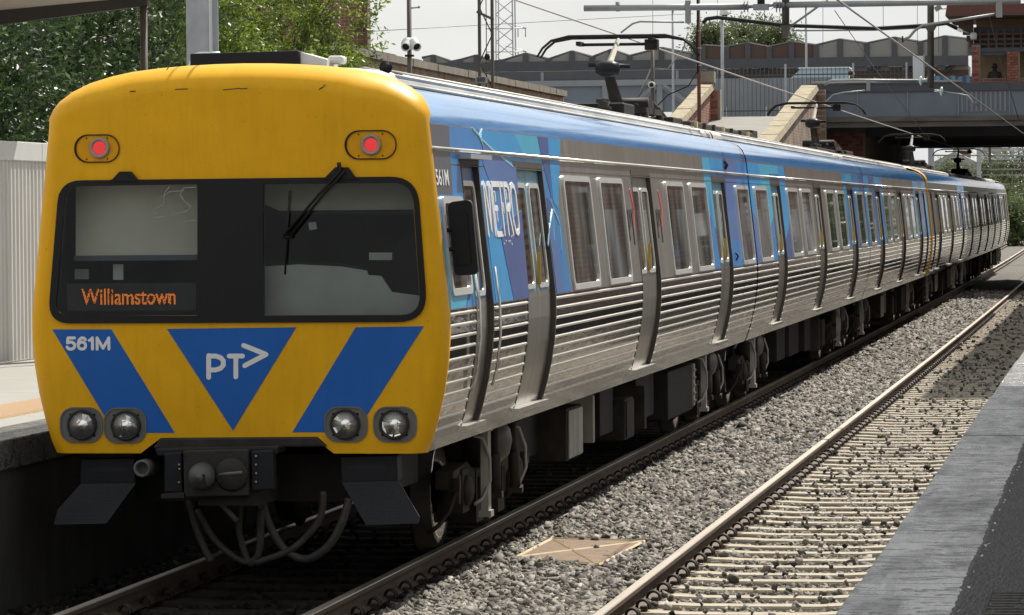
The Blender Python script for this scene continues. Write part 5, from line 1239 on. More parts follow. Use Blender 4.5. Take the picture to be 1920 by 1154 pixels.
# bumper beam, coupler, steps, hoses
def ypart(nm, pts, Y, th, m_, par=car1, bev=0): 
    mb = MB(); mb.prism([ip(px, py, Y) for px, py in pts], (Y, Y+th), lambda u, v, d: (u, d, v)); return mb.build(nm, m_, par, bevel=bev)
ypart('bumper_beam', [(286, 842), (300, 822), (592, 820), (612, 838)], .02, .4, M['grimy'], bev=.012)
cp = empty('coupler', (0, 0, 0), parent=car1)
ypart('coupler_plate', [(343, 846), (465, 843), (466, 930), (345, 933)], -.28, .10, M['grimy'], cp, .01)
ypart('coupler_lug', [(308, 850), (340, 848), (342, 925), (308, 924)], -.24, .10, M['dark2'], cp, .01)
ypart('coupler_lug', [(470, 846), (512, 844), (514, 918), (472, 922)], -.24, .10, M['dark2'], cp, .01)
ypart('coupler_shelf', [(302, 927), (345, 924), (345, 934), (302, 935)], -.30, .2, M['grimy'], cp)
ypart('coupler_top', [(290, 842), (522, 838), (520, 852), (294, 856)], -.2, .3, M['dark2'], cp, .01)
c0 = ip(379, 893, -.30); mb = MB(); mb.lathe((c0[0], -.28, c0[1]), [(.098, 0), (.092, -.06), (.065, -.13), (.0, -.16)], axis='Y', n=22); mb.build('coupler_cone', M['sphere'], cp)
mb = MB(); mb.box((c0[0]+.02, -.40, c0[1]-.015), (.06, .05, .07)); mb.build('cone_hook', M['dark2'], cp)
c0 = ip(434, 890, -.30); mb = MB(); mb.lathe((c0[0], -.283, c0[1]), [(.105, 0), (.105, -.012), (.09, -.004), (0, -.004)], axis='Y', n=24); mb.build('coupler_socket', M['cabdark'], cp)
mb = MB(); mb.lathe((c0[0], -.297, c0[1]), [(.105, .01), (.118, 0), (.105, -.012)], axis='Y', n=24); mb.build('socket_rim', M['grimy'], cp)
mb = MB(); mb.tube([(c0[0]-.09, -.30, c0[1]), (c0[0]+.08, -.31, c0[1]+.015)], .012, 6); mb.build('socket_pin', M['bezel'], cp)
for px, py in ((336, 872), (337, 880), (336, 905), (480, 856), (480, 872), (480, 888), (480, 904)):
    q = ip(px, py, -.25); mb = MB(); mb.lathe((q[0], -.245, q[1]), [(.009, 0), (.009, -.012), (0, -.014)], axis='Y', n=6); mb.build('bolt', M['ring'], cp)
mb = MB(); mb.bb(-.22, .22, -.2, 1.8, .62, .80); mb.build('drawbar', M['dark'], cp)
q = ip(266, 879, .05); mb = MB(); mb.lathe((q[0], .05, q[1]), [(.062, .3), (.062, 0), (.046, -.004), (.044, .08), (0, .08)], axis='Y', n=20); mb.build('buffer_pipe', M['bezel'], car1)
for pts_u, pts_l in (([(152, 862), (252, 860), (254, 906), (150, 908)], [(150, 908), (254, 906), (206, 980), (108, 982), (112, 955)]), ([(638, 857), (744, 854), (746, 902), (640, 905)], [(640, 905), (746, 902), (790, 968), (788, 980), (692, 983), (684, 972)])):
    st = empty('cab_step', (0, 0, 0), parent=car1)
    ypart('step_box', pts_u, .16, .18, M['dark2'], st, .008)
    mb = MB(); n = len(pts_l); base = [ip(px, py, .12) for px, py in pts_l]; zt_ = max(v for u, v in base); zb_ = min(v for u, v in base)
    fy_ = lambda v: .14-.12*(zt_-v)/(zt_-zb_)
    mb.add([(u, fy_(v), v) for u, v in base]+[(u, fy_(v)+.02, v) for u, v in base], [tuple(range(n)), tuple(range(n, 2*n))[::-1]]+[(i, (i+1) % n, n+(i+1) % n, n+i) for i in range(n)]); mb.build('step_plate', M['dark2'], st)
    mb = MB(); us = [u for u, v in base]
    for r_ in range(11):
        v = zt_-.035-r_*.022; k = (zt_-v)/(zt_-zb_); ul = base[0][0]*(1-k)+base[-2][0]*k; ur = base[1][0]*(1-k)+base[2][0]*k
        n_ = int((ur-ul-.08)/.022)
        for c_ in range(n_):
            u = ul+.04+c_*.022+(.011 if r_ % 2 else 0); mb.lathe((u, fy_(v)-.001, v), [(.006, 0), (0, -.0005)], axis='Y', n=6)
    tag(mb.build('perforations', M['cabdark'], st), kind='stuff')
    mb = MB()
    for c_ in range(16):
        u = pts_u[0][0]+16+c_*4.6; q = ip(u, pts_u[0][1]+19, .158); mb.box((q[0], .159, q[1]), (.009, .004, .028))
    tag(mb.build('vent_slots', M['cabdark'], st), kind='stuff')
for pts, r_ in (([(355, 938), (365, 985), (382, 1028), (396, 1054)], .027), ([(370, 955), (398, 1008), (438, 1045), (470, 1054), (488, 1028), (491, 955)], .025), ([(452, 932), (447, 990), (455, 1030), (470, 1058), (485, 1040), (488, 985), (485, 925)], .023),
                ([(490, 932), (500, 975), (528, 1026), (570, 1049), (612, 1028), (640, 985), (655, 935)], .030), ([(606, 922), (600, 970), (572, 1008), (540, 1034), (478, 1056)], .025)):
    mb = MB(); P_ = [Vector((ip(px, py, .12)[0], .12+.02*math.sin(i), ip(px, py, .12)[1])) for i, (px, py) in enumerate(pts)]
    fine = []
    for i in range(len(P_)-1):
        p0, p1, p2, p3 = P_[max(i-1, 0)], P_[i], P_[i+1], P_[min(i+2, len(P_)-1)]
        for k in range(6):
            t_ = k/6; fine.append(.5*((2*p1)+(p2-p0)*t_+(2*p0-5*p1+4*p2-p3)*t_**2+(3*p1-p0-3*p2+p3)*t_**3))
    fine.append(P_[-1]); mb.tube(fine, r_, 8); mb.build('brake_hose', M['hose'], car1)
mb = MB(); mb.tube([(ip(408, 938, .0)[0], 0, ip(408, 938, 0)[1]), (ip(441, 978, 0)[0], 0.05, ip(441, 978, 0)[1])], .02, 8); mb.build('lever', M['bezel'], car1)
mb = MB(); mb.bb(-.85, .85, .5, 2.6, .6, .94); mb.build('front_underframe', M['dark'], car1)
# things on the cab roof
q0, q1 = aY(.75, 356, 117), aY(.75, 560, 95)
mb = MB(); mb.prism([(q0[0], 3.66), (q1[0], 3.66), (q1[0], q1[2]), (q0[0], q1[2]-.012)], (.75, 1.0), lambda u, v, d: (u, d, v)); mb.build('roof_box', M['blackpaint'], car1, bevel=.01)
e1 = aY(.9, 618, 113)
mb = MB(); mb.prism([(q1[0]+.003, 3.66), (e1[0], 3.66), (e1[0], e1[2]), (q1[0]+.003, q1[2]-.01)], (.8, 1.2), lambda u, v, d: (u, d, v)); mb.build('roof_fairing', M['fence'], car1)
e2 = aY(.95, 630, 110); mb = MB(); mb.box((e2[0], 1.0, e2[2]-.01), (.115, .16, .06)); mb.build('roof_aerial', M['cap'], car1, bevel=.02)
h = aY(1.5, 722, 128); mb = MB(); mb.tube([(h[0]-.05, 1.9, h[2]-.02), (h[0]+.01, 1.5, h[2]), (h[0]+.02, 1.42, h[2])], [.02, .025, .05], 10); mb.box((h[0], 1.8, h[2]-.06), (.1, .3, .06)); mb.build('horn', M['blackpaint'], car1)
mb = MB(); mb.tube([(-.62, 1.2, 3.66), (-.55, 1.2, 3.84), (-.5, 1.2, 3.85), (-.36, 1.2, 3.85), (-.30, 1.2, 3.70)], .012, 6); mb.build('grab_rail', M['alu'], car1)
# ---- side details of the first car
cwa, cwb = side_px(829, 371), side_px(879, 540)
window(car1, .40, 1.28, 2.07, 2.78, .07)
mr = empty('wing_mirror', (0, 0, 0), parent=car1)
Ym = .42; P_ = roundpoly([ip(838, 380, Ym), ip(884, 374, Ym), ip(897, 515, Ym), ip(852, 518, Ym)], [.05]*4)
mb = MB(); mb.prism(P_, (Ym, Ym+.07), lambda u, v, d: (u, d, v)); mb.build('mirror_head', M['blackpaint'], mr, bevel=.01)
mb = MB(); mb.prism(roundpoly([ip(846, 402, Ym), ip(876, 399, Ym), ip(884, 495, Ym), ip(856, 498, Ym)], [.01]*4), (Ym-.012, Ym), lambda u, v, d: (u, d, v)); mb.build('mirror_back', M['black'], mr)
mb = MB()
for zy in (432, 468): q = ip(838, zy, Ym); mb.tube([(1.46, Ym, q[1]), (q[0]+.12, Ym+.02, q[1])], .018, 6)
q = ip(833, 432, Ym); q2 = ip(834, 470, Ym); mb.tube([(q[0], Ym, q[1]+.06), (q[0], Ym, q2[1]-.06)], .014, 6); mb.build('mirror_arm', M['blackpaint'], mr)
def zc(s, ox, oy, *pts): return [side_px(ox+x/s, oy+y/s) for x, y in pts]
A_ = lambda *pts: zc(5.246, 800, 200, *pts)
B_ = lambda *pts: zc(3.606, 780, 420, *pts)
ZT, ZB = 3.292, 1.978
def clampz(poly): return [(max(.225, y), min(ZT, max(ZB, z))) for y, z in poly]
cy0, cy1, dy0, dy1 = 1.41, 2.25, 3.97, 5.58
layers = [('f_mid', [(.225, ZB), (cy0, ZB), (cy0, ZT), (.225, ZT)]), ('f_mid', [(cy0, 3.035), (cy1, 3.035), (cy1, ZT), (cy0, ZT)]), ('f_mid', [(cy1, ZB), (dy0, ZB), (dy0, ZT), (cy1, ZT)]), ('f_az', [(dy0, 3.035), (dy1, 3.035), (dy1, ZT), (dy0, ZT)]), ('f_mid', [(dy1, ZB), (6.55, ZB), (6.15, ZT), (dy1, ZT)])]
for nm, poly in layers: decal(car1, 'livery_facet', poly, M[nm], .0015)
ov = [('f_gr', A_((20, 165), (215, 185), (252, 870), (90, 860))), ('f_cy', [(.29, ZB), (.95, ZB), (1.38, 2.25), (1.38, ZB+.02), (1.38, 2.1), (.6, 2.12), (.33, 2.5)]), ('f_az', A_((545, 225), (860, 265), (985, 568), (880, 596), (525, 332))), ('f_cy', A_((860, 265), (1082, 295), (1128, 560), (985, 568))),
      ('f_in', A_((1086, 296), (1183, 305), (1193, 480), (1225, 905), (1158, 640), (1128, 500))), ('f_az', A_((1186, 306), (1310, 325), (1290, 1010), (1240, 930), (1196, 480))), ('f_in', A_((1180, 900), (1225, 930), (1205, 1150), (1190, 1100))),
      ('f_la', A_((545, 360), (872, 604), (898, 860), (640, 810), (548, 560))), ('f_az', B_((478, 40), (560, 50), (658, 538), (542, 558))), ('f_in', B_((563, 40), (708, -90), (765, 530), (661, 538))), ('f_la', B_((892, 0), (952, 130), (1000, 490), (952, 495)))]
for i, (nm, poly) in enumerate(ov): decal(car1, 'livery_facet', clampz(poly), M[nm], .0030+.0003*i)
def sline(pts, w, m_, nm, d=.008): mb = MB(); stroke(mb, [side_px(*q) for q in pts], w, d, lambda u, v, dd: S(u, v, dd)); return mb.build(nm, m_, car1)
for pts in ([(885, 241), (898, 256), (904, 273)], [(903, 243), (898, 256)], [(898, 258), (920, 279), (960, 312)], [(1032, 377), (1036, 392), (1045, 410)], [(1036, 390), (1029, 430), (1027, 460)], [(1036, 390), (1048, 420), (1052, 470)], [(1036, 390), (1038, 450)]):
    sline(pts, .018, M['f_li'], 'livery_line')
sf = lambda u, v, d: S(u, v, d)
a = side_px(813, 345); text_mesh('561M', .27, 2.856, .53, .118, sf, .009, .01).build('fleet_number', M['white'], car1)
# METRO word built from outline strokes
mb = MB(); y0, y1, z0, z1 = 2.33, 3.92, 2.495, 2.88
def U(a, b): return (y0+(y1-y0)*a, z0+(z1-z0)*b)
lw = .045
for pts in ([(0, 0), (0, .93), (.025, 1), (.05, .92), (.10, .1), (.15, .92), (.175, 1), (.2, .93), (.2, 0)],
            [(.40, 1), (.26, 1), (.25, .93), (.25, .07), (.26, 0), (.40, 0)], [(.25, .52), (.36, .52)],
            [(.41, 1), (.59, 1)], [(.50, 1), (.50, 0)],
            [(.63, 0), (.63, 1), (.73, 1), (.77, .9), (.77, .62), (.73, .5), (.63, .5)], [(.70, .5), (.775, 0)],
            [(.825, .2), (.825, .8), (.85, .95), (.905, 1), (.96, .95), (.985, .8), (.985, .2), (.96, .05), (.905, 0), (.85, .05), (.825, .2)]):
    stroke(mb, [U(*q) for q in pts], lw, .011, sf)
for a, b in ((.32, .68), (.32, .28), (.545, .45), (.68, .72)): stroke(mb, [U(a, b), U(a, b+.14)], .03, .0125, sf)
mb.build('operator_wordmark', M['white'], car1)
for k in range(9):
    q = side_px(random.uniform(940, 960), random.uniform(442, 460)); mb = MB(); mb.prism(circ(q[0], q[1], .009, 8), (0, .009), sf); mb.build('livery_dot', M['white'], car1)
for yb_ in (11.03, 13.42):
    mb = MB(); z_ = 2.66
    stroke(mb, [(yb_, 2.40), (yb_, z_)], .05, .005, sf); stroke(mb, [(yb_, z_), (yb_+.13, z_), (yb_+.17, z_-.06), (yb_+.13, z_-.13), (yb_, z_-.13)], .05, .0056, sf)
    stroke(mb, [(yb_+.22, z_), (yb_+.40, z_)], .05, .005, sf); stroke(mb, [(yb_+.31, z_), (yb_+.31, 2.36)], .05, .0066, sf); mb.build('logo_letters', M['blackv'], car1)
    mb = MB(); stroke(mb, [(yb_+.38, 2.86), (yb_+.53, 2.68), (yb_+.38, 2.50)], .05, .005, sf); mb.build('logo_chevron', M['red'], car1)
# cab door lamp hood and handle bars
mb = MB(); mb.box((sx(3.07)+.05, 1.83, 3.075), (.10, .98, .035)); mb.build('door_hood', M['galv'], car1)
for y in (1.36, 2.30):
    mb = MB(); mb.tube([S(y, 1.35, .03), S(y, 1.5, .045), S(y, 1.75, .045), S(y, 2.0, .04), S(y, 2.25, .03)], .012, 6); mb.build('door_handrail', M['brush'], car1)
for y, z in ((20.6+.5, 3.17), (21.25, 3.17), (21.3, 2.05)):
    mb = MB(); mb.tube([S(y, z, .0), S(y, z+.05, .03), S(y, z+.1, .0)], .012, 6); mb.build('lamp_bracket', M['dark'], car1)

# ================================================================== poles, masts, overhead line
def pole(name, px, py_top, py_bot, Yd, r, m_, label, zbase, cat='pole', n=10, r2=None):
    a, b = aY(Yd, px, py_top), aY(Yd, px, py_bot); t = empty(name, (b[0], Yd, zbase), label, cat)
    mb = MB(); mb.tube([(0, 0, -.02), (0, 0, a[2]-zbase)], [r, r2 or r], n); mb.build('shaft', m_, t); t['h'] = a[2]-zbase
    return t
# camera pole on the left platform
t = pole('camera_pole', 768, -30, 120, 29, .034, M['post'], 'slim brown pole carrying two white cameras above the cab roof', PZ)
h = aY(29, 768, 84)[2]-PZ
for dx, ry_ in ((-.012, .0), (.09, .5)):
    c = empty('camera', (dx, -.12, h), parent=t)
    mb = MB(); mb.lathe((0, 0, 0), [(0, .16), (.055, .15), (.075, .06), (.088, .05), (.088, -.0), (.07, -.02), (.066, -.14), (.056, -.15), (.054, -.06), (0, -.06)], axis='Y', n=20)
    o = mb.build('camera_housing', M['cap'], c, rot=(.35, 0, ry_)); mb = MB(); mb.lathe((0, 0, 0), [(.053, -.10), (0, -.101)], axis='Y', n=16); mb.build('lens_face', M['cabdark'], c, rot=(.35, 0, ry_))
mb = MB(); mb.box((0, 0, h-.16), (.12, .1, .03)); mb.build('bracket', M['dark'], t)
mb = MB(); mb.tube([(0, 0, h+.52), (.14, -.05, h+.53)], .012, 6); mb.lathe((.15, -.05, h+.53), [(0, -.02), (.025, 0), (0, .03)], n=8); mb.build('sensor', M['pipe'], t)
# lattice mast
xa, xb = aY(52, 899, 60)[0], aY(52, 923, 60)[0]; w = xb-xa
t = empty('lattice_mast', ((xa+xb)/2, 52, PZ), 'brown steel lattice overhead line mast standing left of the train roof', 'mast')
H = 9.0
for s in (-1, 1):
    mb = MB(); mb.box((s*w/2, 0, H/2), (.055, .09, H+.04)); mb.build('chord', M['mast'], t)
k = 0; z = 3.0
while z < H-.5:
    s = 1 if k % 2 else -1; mb = MB(); mb.tube([(-s*w/2, 0, z), (s*w/2, 0, z+.55)], .012, 4, smooth=False); mb.build('lacing', M['mast'], t); z += .55; k += 1
mb = MB(); mb.tube([(0, .05, .0), (0, .05, H)], .010, 6); mb.build('down_cable', M['wire'], t)
zz = aY(52, 912, 30)[2]-PZ; mb = MB(); mb.box((0, -.06, zz), (w+.12, .05, .05), ry=.45); mb.build('cross_bar', M['mast'], t)
zz = aY(52, 912, 148)[2]-PZ; mb = MB(); mb.bb(-.17, .05, -.3, -.1, zz-.09, zz+.03); mb.build('junction_box', M['galv'], t); mb = MB(); mb.bb(-.14, .02, -.32, -.302, zz-.07, zz+.02); mb.build('box_lid', M['girderd'], t)
zz = aY(52, 912, 107)[2]-PZ; mb = MB(); mb.lathe((.02, .02, zz), [(0, -.06), (.05, -.05), (.06, 0), (.04, .06), (0, .07)], n=10); mb.build('cable_clamp', M['dark'], t)
# dark red pole with cable beside the ramp wall
t = pole('cable_pole', 1311, -20, 236, 88, .055, M['terrac'], 'dark red pole wrapped in black cable beside the ramp wall', 3.5)
mb = MB(); zt_ = t['h']; mb.tube([(-.02, -.06, 3.2), (-.05, -.05, 4.2), (.0, -.06, 5.0), (-.05, -.06, 5.8), (0, -.05, 7.6)], .03, 6); mb.tube([(-.05, -.06, 3.2), (-.3, -.06, 2.8), (-.9, -.06, 2.55), (-1.25, -.06, 2.2)], .02, 6); mb.build('cable', M['blackpaint'], t)
for dz in (3.4, 3.9, 4.4): mb = MB(); mb.bb(-.07, .07, -.07, .07, dz-.02, dz+.02); mb.build('strap', M['insul'], t)
t = pole('camera_pole', 1224, 92, 205, 96, .06, M['mast'], 'short dark post with a white camera behind the pantograph', 4.2)
h = aY(96, 1224, 160)[2]-4.2; c = empty('camera', (0, -.2, h), parent=t); mb = MB(); mb.lathe((0, 0, 0), [(0, .15), (.08, .14), (.11, .0), (.11, -.1), (.08, -.14), (0, -.14)], axis='Y', n=14); mb.build('camera_housing', M['cap'], c); mb = MB(); mb.lathe((0, 0, 0), [(.07, -.143), (0, -.15)], axis='Y', n=12); mb.build('lens_face', M['cabdark'], c)
mb = MB(); a_ = aY(96, 1196, 184); b_ = aY(96, 1222, 128); o_ = aY(96, 1224, 205); mb.tube([(a_[0]-o_[0], 0, a_[2]-4.2), (b_[0]-o_[0], 0, b_[2]-4.2)], .03, 6); mb.tube([(b_[0]-o_[0], 0, b_[2]-4.2), (b_[0]-o_[0]+.5, 0, b_[2]-4.25), (b_[0]-o_[0]+1.0, 0, b_[2]-3.6), (b_[0]-o_[0]+1.15, 0, b_[2]-3.1)], .025, 6); mb.build('guy_wire', M['pipe'], t)
# slim grey light poles
t = pole('light_pole', 1262, 18, 140, 118, .05, M['galv'], 'slim grey lamp pole rising behind the pantograph', 5.6, r2=.04); mb = MB(); mb.bb(-.25, .12, -.1, .1, t['h'], t['h']+.1); mb.build('lamp_head', M['galv'], t)
t = pole('light_pole', 1355, 30, 212, 103, .06, M['galv'], 'grey pole topped by a dome camera behind the picket fence', 5.6, r2=.05)
mb = MB(); mb.lathe((.08, 0, t['h']+.02), [(0, .22), (.14, .2), (.16, .05), (.16, 0), (0, 0)], n=14); mb.build('camera_cap', M['cap'], t); mb = MB(); mb.lathe((.08, 0, t['h']), [(.1, .02), (.09, -.05), (.05, -.1), (0, -.12)], n=14); mb.build('camera_dome', M['dark2'], t)
t = pole('light_pole', 1512, 12, 150, 125, .05, M['galv'], 'slim grey pole standing behind the kiosk box roof', 5.6, r2=.04); mb = MB(); mb.bb(-.1, .1, -.1, .1, t['h'], t['h']+.06); mb.build('cap', M['galv'], t)
t = empty('notice_board', (aY(BY+3, 1722, 130)[0], BY+3, 5.7), 'small white notice board on a post above the bridge parapet', 'sign')
mb = MB(); mb.bb(-.18, .18, -.02, .02, 1.1, 1.95); mb.build('board', M['signw'], t); mb = MB(); mb.bb(.16, .2, -.025, .03, -.05, 2.0); mb.build('post', M['galv'], t)
# far transmission tower
TY = 600.
t = empty('transmission_tower', (aY(TY, 948, 60)[0], TY, 0), 'far pale lattice power pylon on the skyline', 'pylon')
sc = (CAM[1]*-1+TY)/FPX
zt_ = 2.66+(389+60)*sc
for i, s in enumerate((-1, 1)):
    for d_ in (-1, 1): mb = MB(); mb.tube([(s*1.5, d_*1.5, 0), (s*1.3, d_*1.3, zt_)], .11 if s > 0 else .09, 4, smooth=False); mb.build('leg', M['galv'], t)
z = 10.
while z < zt_-2.4:
    mb = MB(); mb.tube([(-1.4, -1.4, z), (1.4, -1.4, z+2.2)], .07, 4, smooth=False); mb.tube([(1.4, -1.4, z), (-1.4, -1.4, z+2.2)], .07, 4, smooth=False); mb.build('lattice', M['galv'], t); z += 2.2
for py in (40, 84):
    z = 2.66+(389-py)*sc; mb = MB(); mb.tube([(-3.2, 0, z), (3.2, 0, z)], .08, 4); mb.tube([(0, 0, z+.9), (3.4, 0, z)], .06, 4); mb.build('cross_arm', M['galv'], t)
    for x in (2.0, 3.2):
        mb = MB(); mb.tube([(x, 0, z), (x, 0, z-1.4)], .08, 5); mb.build('insulator', M['insul'], t)

# ---- overhead line: wires
def wire(name, pts, r, m_, label, grp=None):
    o = MB(); o.tube(pts, r, 5); return tag(o.build(name, m_), label, 'wire', grp)
def along(x, z, y0, y1, n=14, sag=0.0): return [(x+bend(y0+(y1-y0)*i/n)[0], y0+(y1-y0)*i/n, z+bend(y0+(y1-y0)*i/n)[1]-sag*math.sin(math.pi*i/n)) for i in range(n+1)]
wire('contact_wire', along(0, 4.855, -20, 175), .011, M['wirel'], 'contact wire running above the train roof to the bridge')
wire('contact_wire', along(TC2, 4.60, -20, 175), .011, M['wirel'], 'contact wire hanging over the empty right track')
for k, (y0, y1) in enumerate(((-30, 24),)):
    wire('catenary_wire', along(.02, 6.1, y0, y1, 14, .7), .009, M['wire'], ('catenary wire above the nearest car', 'catenary wire over the second car', 'catenary wire over the third car')[k])
    wire('catenary_wire', along(TC2, 5.85, y0, y1, 14, .7), .009, M['wire'], ('catenary wire over the right track in the foreground', 'middle catenary wire span over the right track', 'catenary wire over the right track at the bridge')[k])
def ppw(pts, r, m_, name, label, cat='wire', par=None):
    """pts: (px,py,Y)"""
    o = MB(); o.tube([tuple(aY(Y, px, py)) for px, py, Y in pts], r, 5); return tag(o.build(name, m_), label, cat)
ppw([(1565, 20, 60), (1640, 128, 80), (1732, 250, 98)], .010, M['wire'], 'stay_wire', 'thin wire slanting down to the underside of the bridge')
ppw([(1853, 22, 60), (1875, 110, 62), (1900, 190, 64), (1910, 225, 64)], .010, M['wire'], 'stay_wire', 'beaded wire hanging down in front of the brick kiosk')
ppw([(680, 60, 300), (890, 48, 330), (1300, 26, 380)], .03, M['wire'], 'power_line', 'faint power line crossing the sky left of the lattice mast')
for i, (px, py0, py1) in enumerate(((1224, 0, 70), (1345, 0, 90), (1433, 0, 90), (1543, 20, 90), (1656, 0, 55), (1720, 10, 84), (1760, 10, 100))):
    o = MB(); a, b = aY(70, px, py0-30), aY(70, px, py1); o.tube([tuple(a), tuple(b)], .006, 4)
    tag(o.build('dropper_wire', M['wire']), ('leftmost', 'second from left', 'third from left', 'fourth from left', 'fifth from left', 'sixth from left', 'rightmost')[i]+' thin vertical dropper wire against the sky', 'wire', 'dropper wires')

# ---- first gantry (Y = 25)
GY1 = 25.0
def g1(px, py): q = aY(GY1, px, py); return Vector((q[0], q[1], q[2]))
t = empty('line_gantry', (1.81, GY1, 0), 'grey pipe gantry carrying the wires at the top of the picture', 'gantry'); o0 = Vector((1.81, GY1, 0))
def gt(nm, pts, r, m_, n=8): mb = MB(); mb.tube([p-o0 for p in pts], r, n); return mb.build(nm, m_, t)
gt('boom_pipe', [g1(1095, 16), g1(1404, 13)], .042, M['pipe'], 12)
gt('boom_pipe', [g1(1450, 10), g1(1914, 2)], .042, M['pipe'], 12)
gt('boom_insulator', [g1(1404, 13), g1(1424, 12)], .022, M['insul']); gt('boom_insulator', [g1(1434, 11), g1(1450, 10)], .022, M['insul'])
for px in (1396, 1402, 1456, 1462):
    q = g1(px, 12)-o0; mb = MB(); mb.lathe((q.x, q.y, q.z), [(.0, -.004), (.085, -.003), (.085, .003), (0, .004)], axis='X', n=14); mb.build('insulator_disc', M['insul'], t)
gt('hanger_post', [g1(1427, -60), g1(1427, 18)], .05, M['dark2'], 4); q = g1(1427, 14)-o0; mb = MB(); mb.box(q, (.2, .12, .08)); mb.build('hanger_clamp', M['insul'], t)
gt('drop_post', [g1(1473, -300), g1(1473, 62)], .05, M['mast'], 4)
q0, q1, q2 = g1(1464, 48)-o0, g1(1482, 48)-o0, g1(1473, 71)-o0; mb = MB(); mb.prism([(q0.x, q0.z), (q1.x, q1.z), (q2.x+.03, q2.z), (q2.x-.03, q2.z)], (-.06, .06), lambda u, v, d: (u, d, v)); mb.build('drop_foot', M['mast'], t)
gt('stay_rod', [g1(1482, 50), g1(1535, 12), g1(1552, 0)], .016, M['pipe'], 6)
for px in (1473,):
    gt('main_mast', [Vector((7.6, GY1, PZ-.02)), Vector((7.6, GY1, 8.6))], .13, M['mast']); gt('main_mast', [Vector((-3.2, GY1, PZ-.02)), Vector((-3.2, GY1, 8.6))], .06, M['mast']) if False else None
gt('main_beam', [Vector((-1.6, GY1, 8.4)), Vector((7.6, GY1, 8.4))], .11, M['mast'], 4)
# registration arms
q = g1(1290, 10)-o0; q2 = g1(1290, 44)-o0; mb = MB(); mb.bb(q.x-.035, q.x+.035, -.04, .04, q2.z, q.z+.06); mb.build('arm_bracket', M['insul'], t)
gt('registration_arm', [g1(1283, 42), g1(1200, 41), g1(1186, 45), g1(1164, 62)], .014, M['pipe'], 6)
q = g1(1873, 4)-o0; q2 = g1(1873, 33)-o0; mb = MB(); mb.bb(q.x-.04, q.x+.04, -.04, .04, q2.z, q.z+.02); mb.build('arm_bracket', M['pipe'], t)
gt('registration_arm', [g1(1866, 27), g1(1790, 39), g1(1730, 48), g1(1715, 58), g1(1705, 70), g1(1694, 75)], .020, M['pipe'], 6); gt('wire_clip', [g1(1692, 68), g1(1693, 80)], .012, M['dark'], 6)
gt('clamp', [g1(1158, 4), g1(1158, 22)], .03, M['insul'], 6)
# ---- second gantry (Y = 62)
GY2 = 62.0
def g2(px, py): q = aY(GY2, px, py); return Vector((q[0], q[1], q[2]))
o0 = Vector((1.85, GY2, 0)); t = empty('line_gantry', tuple(o0), 'dark gantry with long drop post hanging before the brick kiosk', 'gantry')
gt('drop_post', [g2(1745, -120), g2(1745, 166)], .075, M['mast'], 4)
q0, q1, q2, q3 = [g2(*p)-o0 for p in ((1732, 48), (1757, 48), (1750, 60), (1740, 60))]; mb = MB(); mb.prism([(q0.x, q0.z), (q1.x, q1.z), (q2.x, q2.z), (q3.x, q3.z)], (-.09, .09), lambda u, v, d: (u, d, v)); mb.build('post_bracket', M['mast'], t)
gt('cross_tube', [g2(1318, 44), g2(1325, 36), g2(1345, 33), g2(1473, 48), g2(1640, 54), g2(1740, 48), g2(1775, 44), g2(1795, 54)], .045, M['dark2'])
gt('cross_wire', [g2(1485, 58), g2(1640, 57), g2(1740, 52)], .02, M['pipe'], 6)
gt('cantilever_tube', [g2(1545, 158), g2(1560, 152), g2(1600, 151), g2(1722, 152)], .035, M['pipe']); gt('cantilever_tube', [g2(1510, 176), g2(1525, 166), g2(1545, 160)], .02, M['pipe'], 6) if False else None
for a, b in (((1722, 152), (1738, 150)), ((1752, 170), (1764, 172))): gt('rod', [g2(*a), g2(*b)], .03, M['insulg'])
for px, py in ((1726, 152), (1765, 172)):
    q = g2(px, py)-o0; mb = MB(); mb.lathe((q.x, q.y, q.z), [(0, -.03), (.06, -.03), (.11, 0), (.10, .03), (0, .03)], axis='X', n=14); mb.build('insulator', M['insulg'], t)
gt('steady_arm', [g2(1768, 172), g2(1800, 177), g2(1815, 180), g2(1824, 192), g2(1834, 199)], .018, M['pipe'], 6); gt('steady_arm', [g2(1540, 196), g2(1552, 188), g2(1562, 178), g2(1580, 174), g2(1625, 170)], .018, M['pipe'], 6)
q = g2(1628, 160)-o0; mb = MB(); mb.bb(q.x-.04, q.x+.04, -.04, .04, q.z-.12, q.z+.1); mb.build('arm_bracket', M['pipe'], t)
gt('main_mast', [Vector((7.8, GY2, PZ-.02)), Vector((7.8, GY2, 9.6))], .14, M['mast']); gt('main_beam', [Vector((-4, GY2, 9.4)), Vector((7.8, GY2, 9.4))], .12, M['mast'], 4)
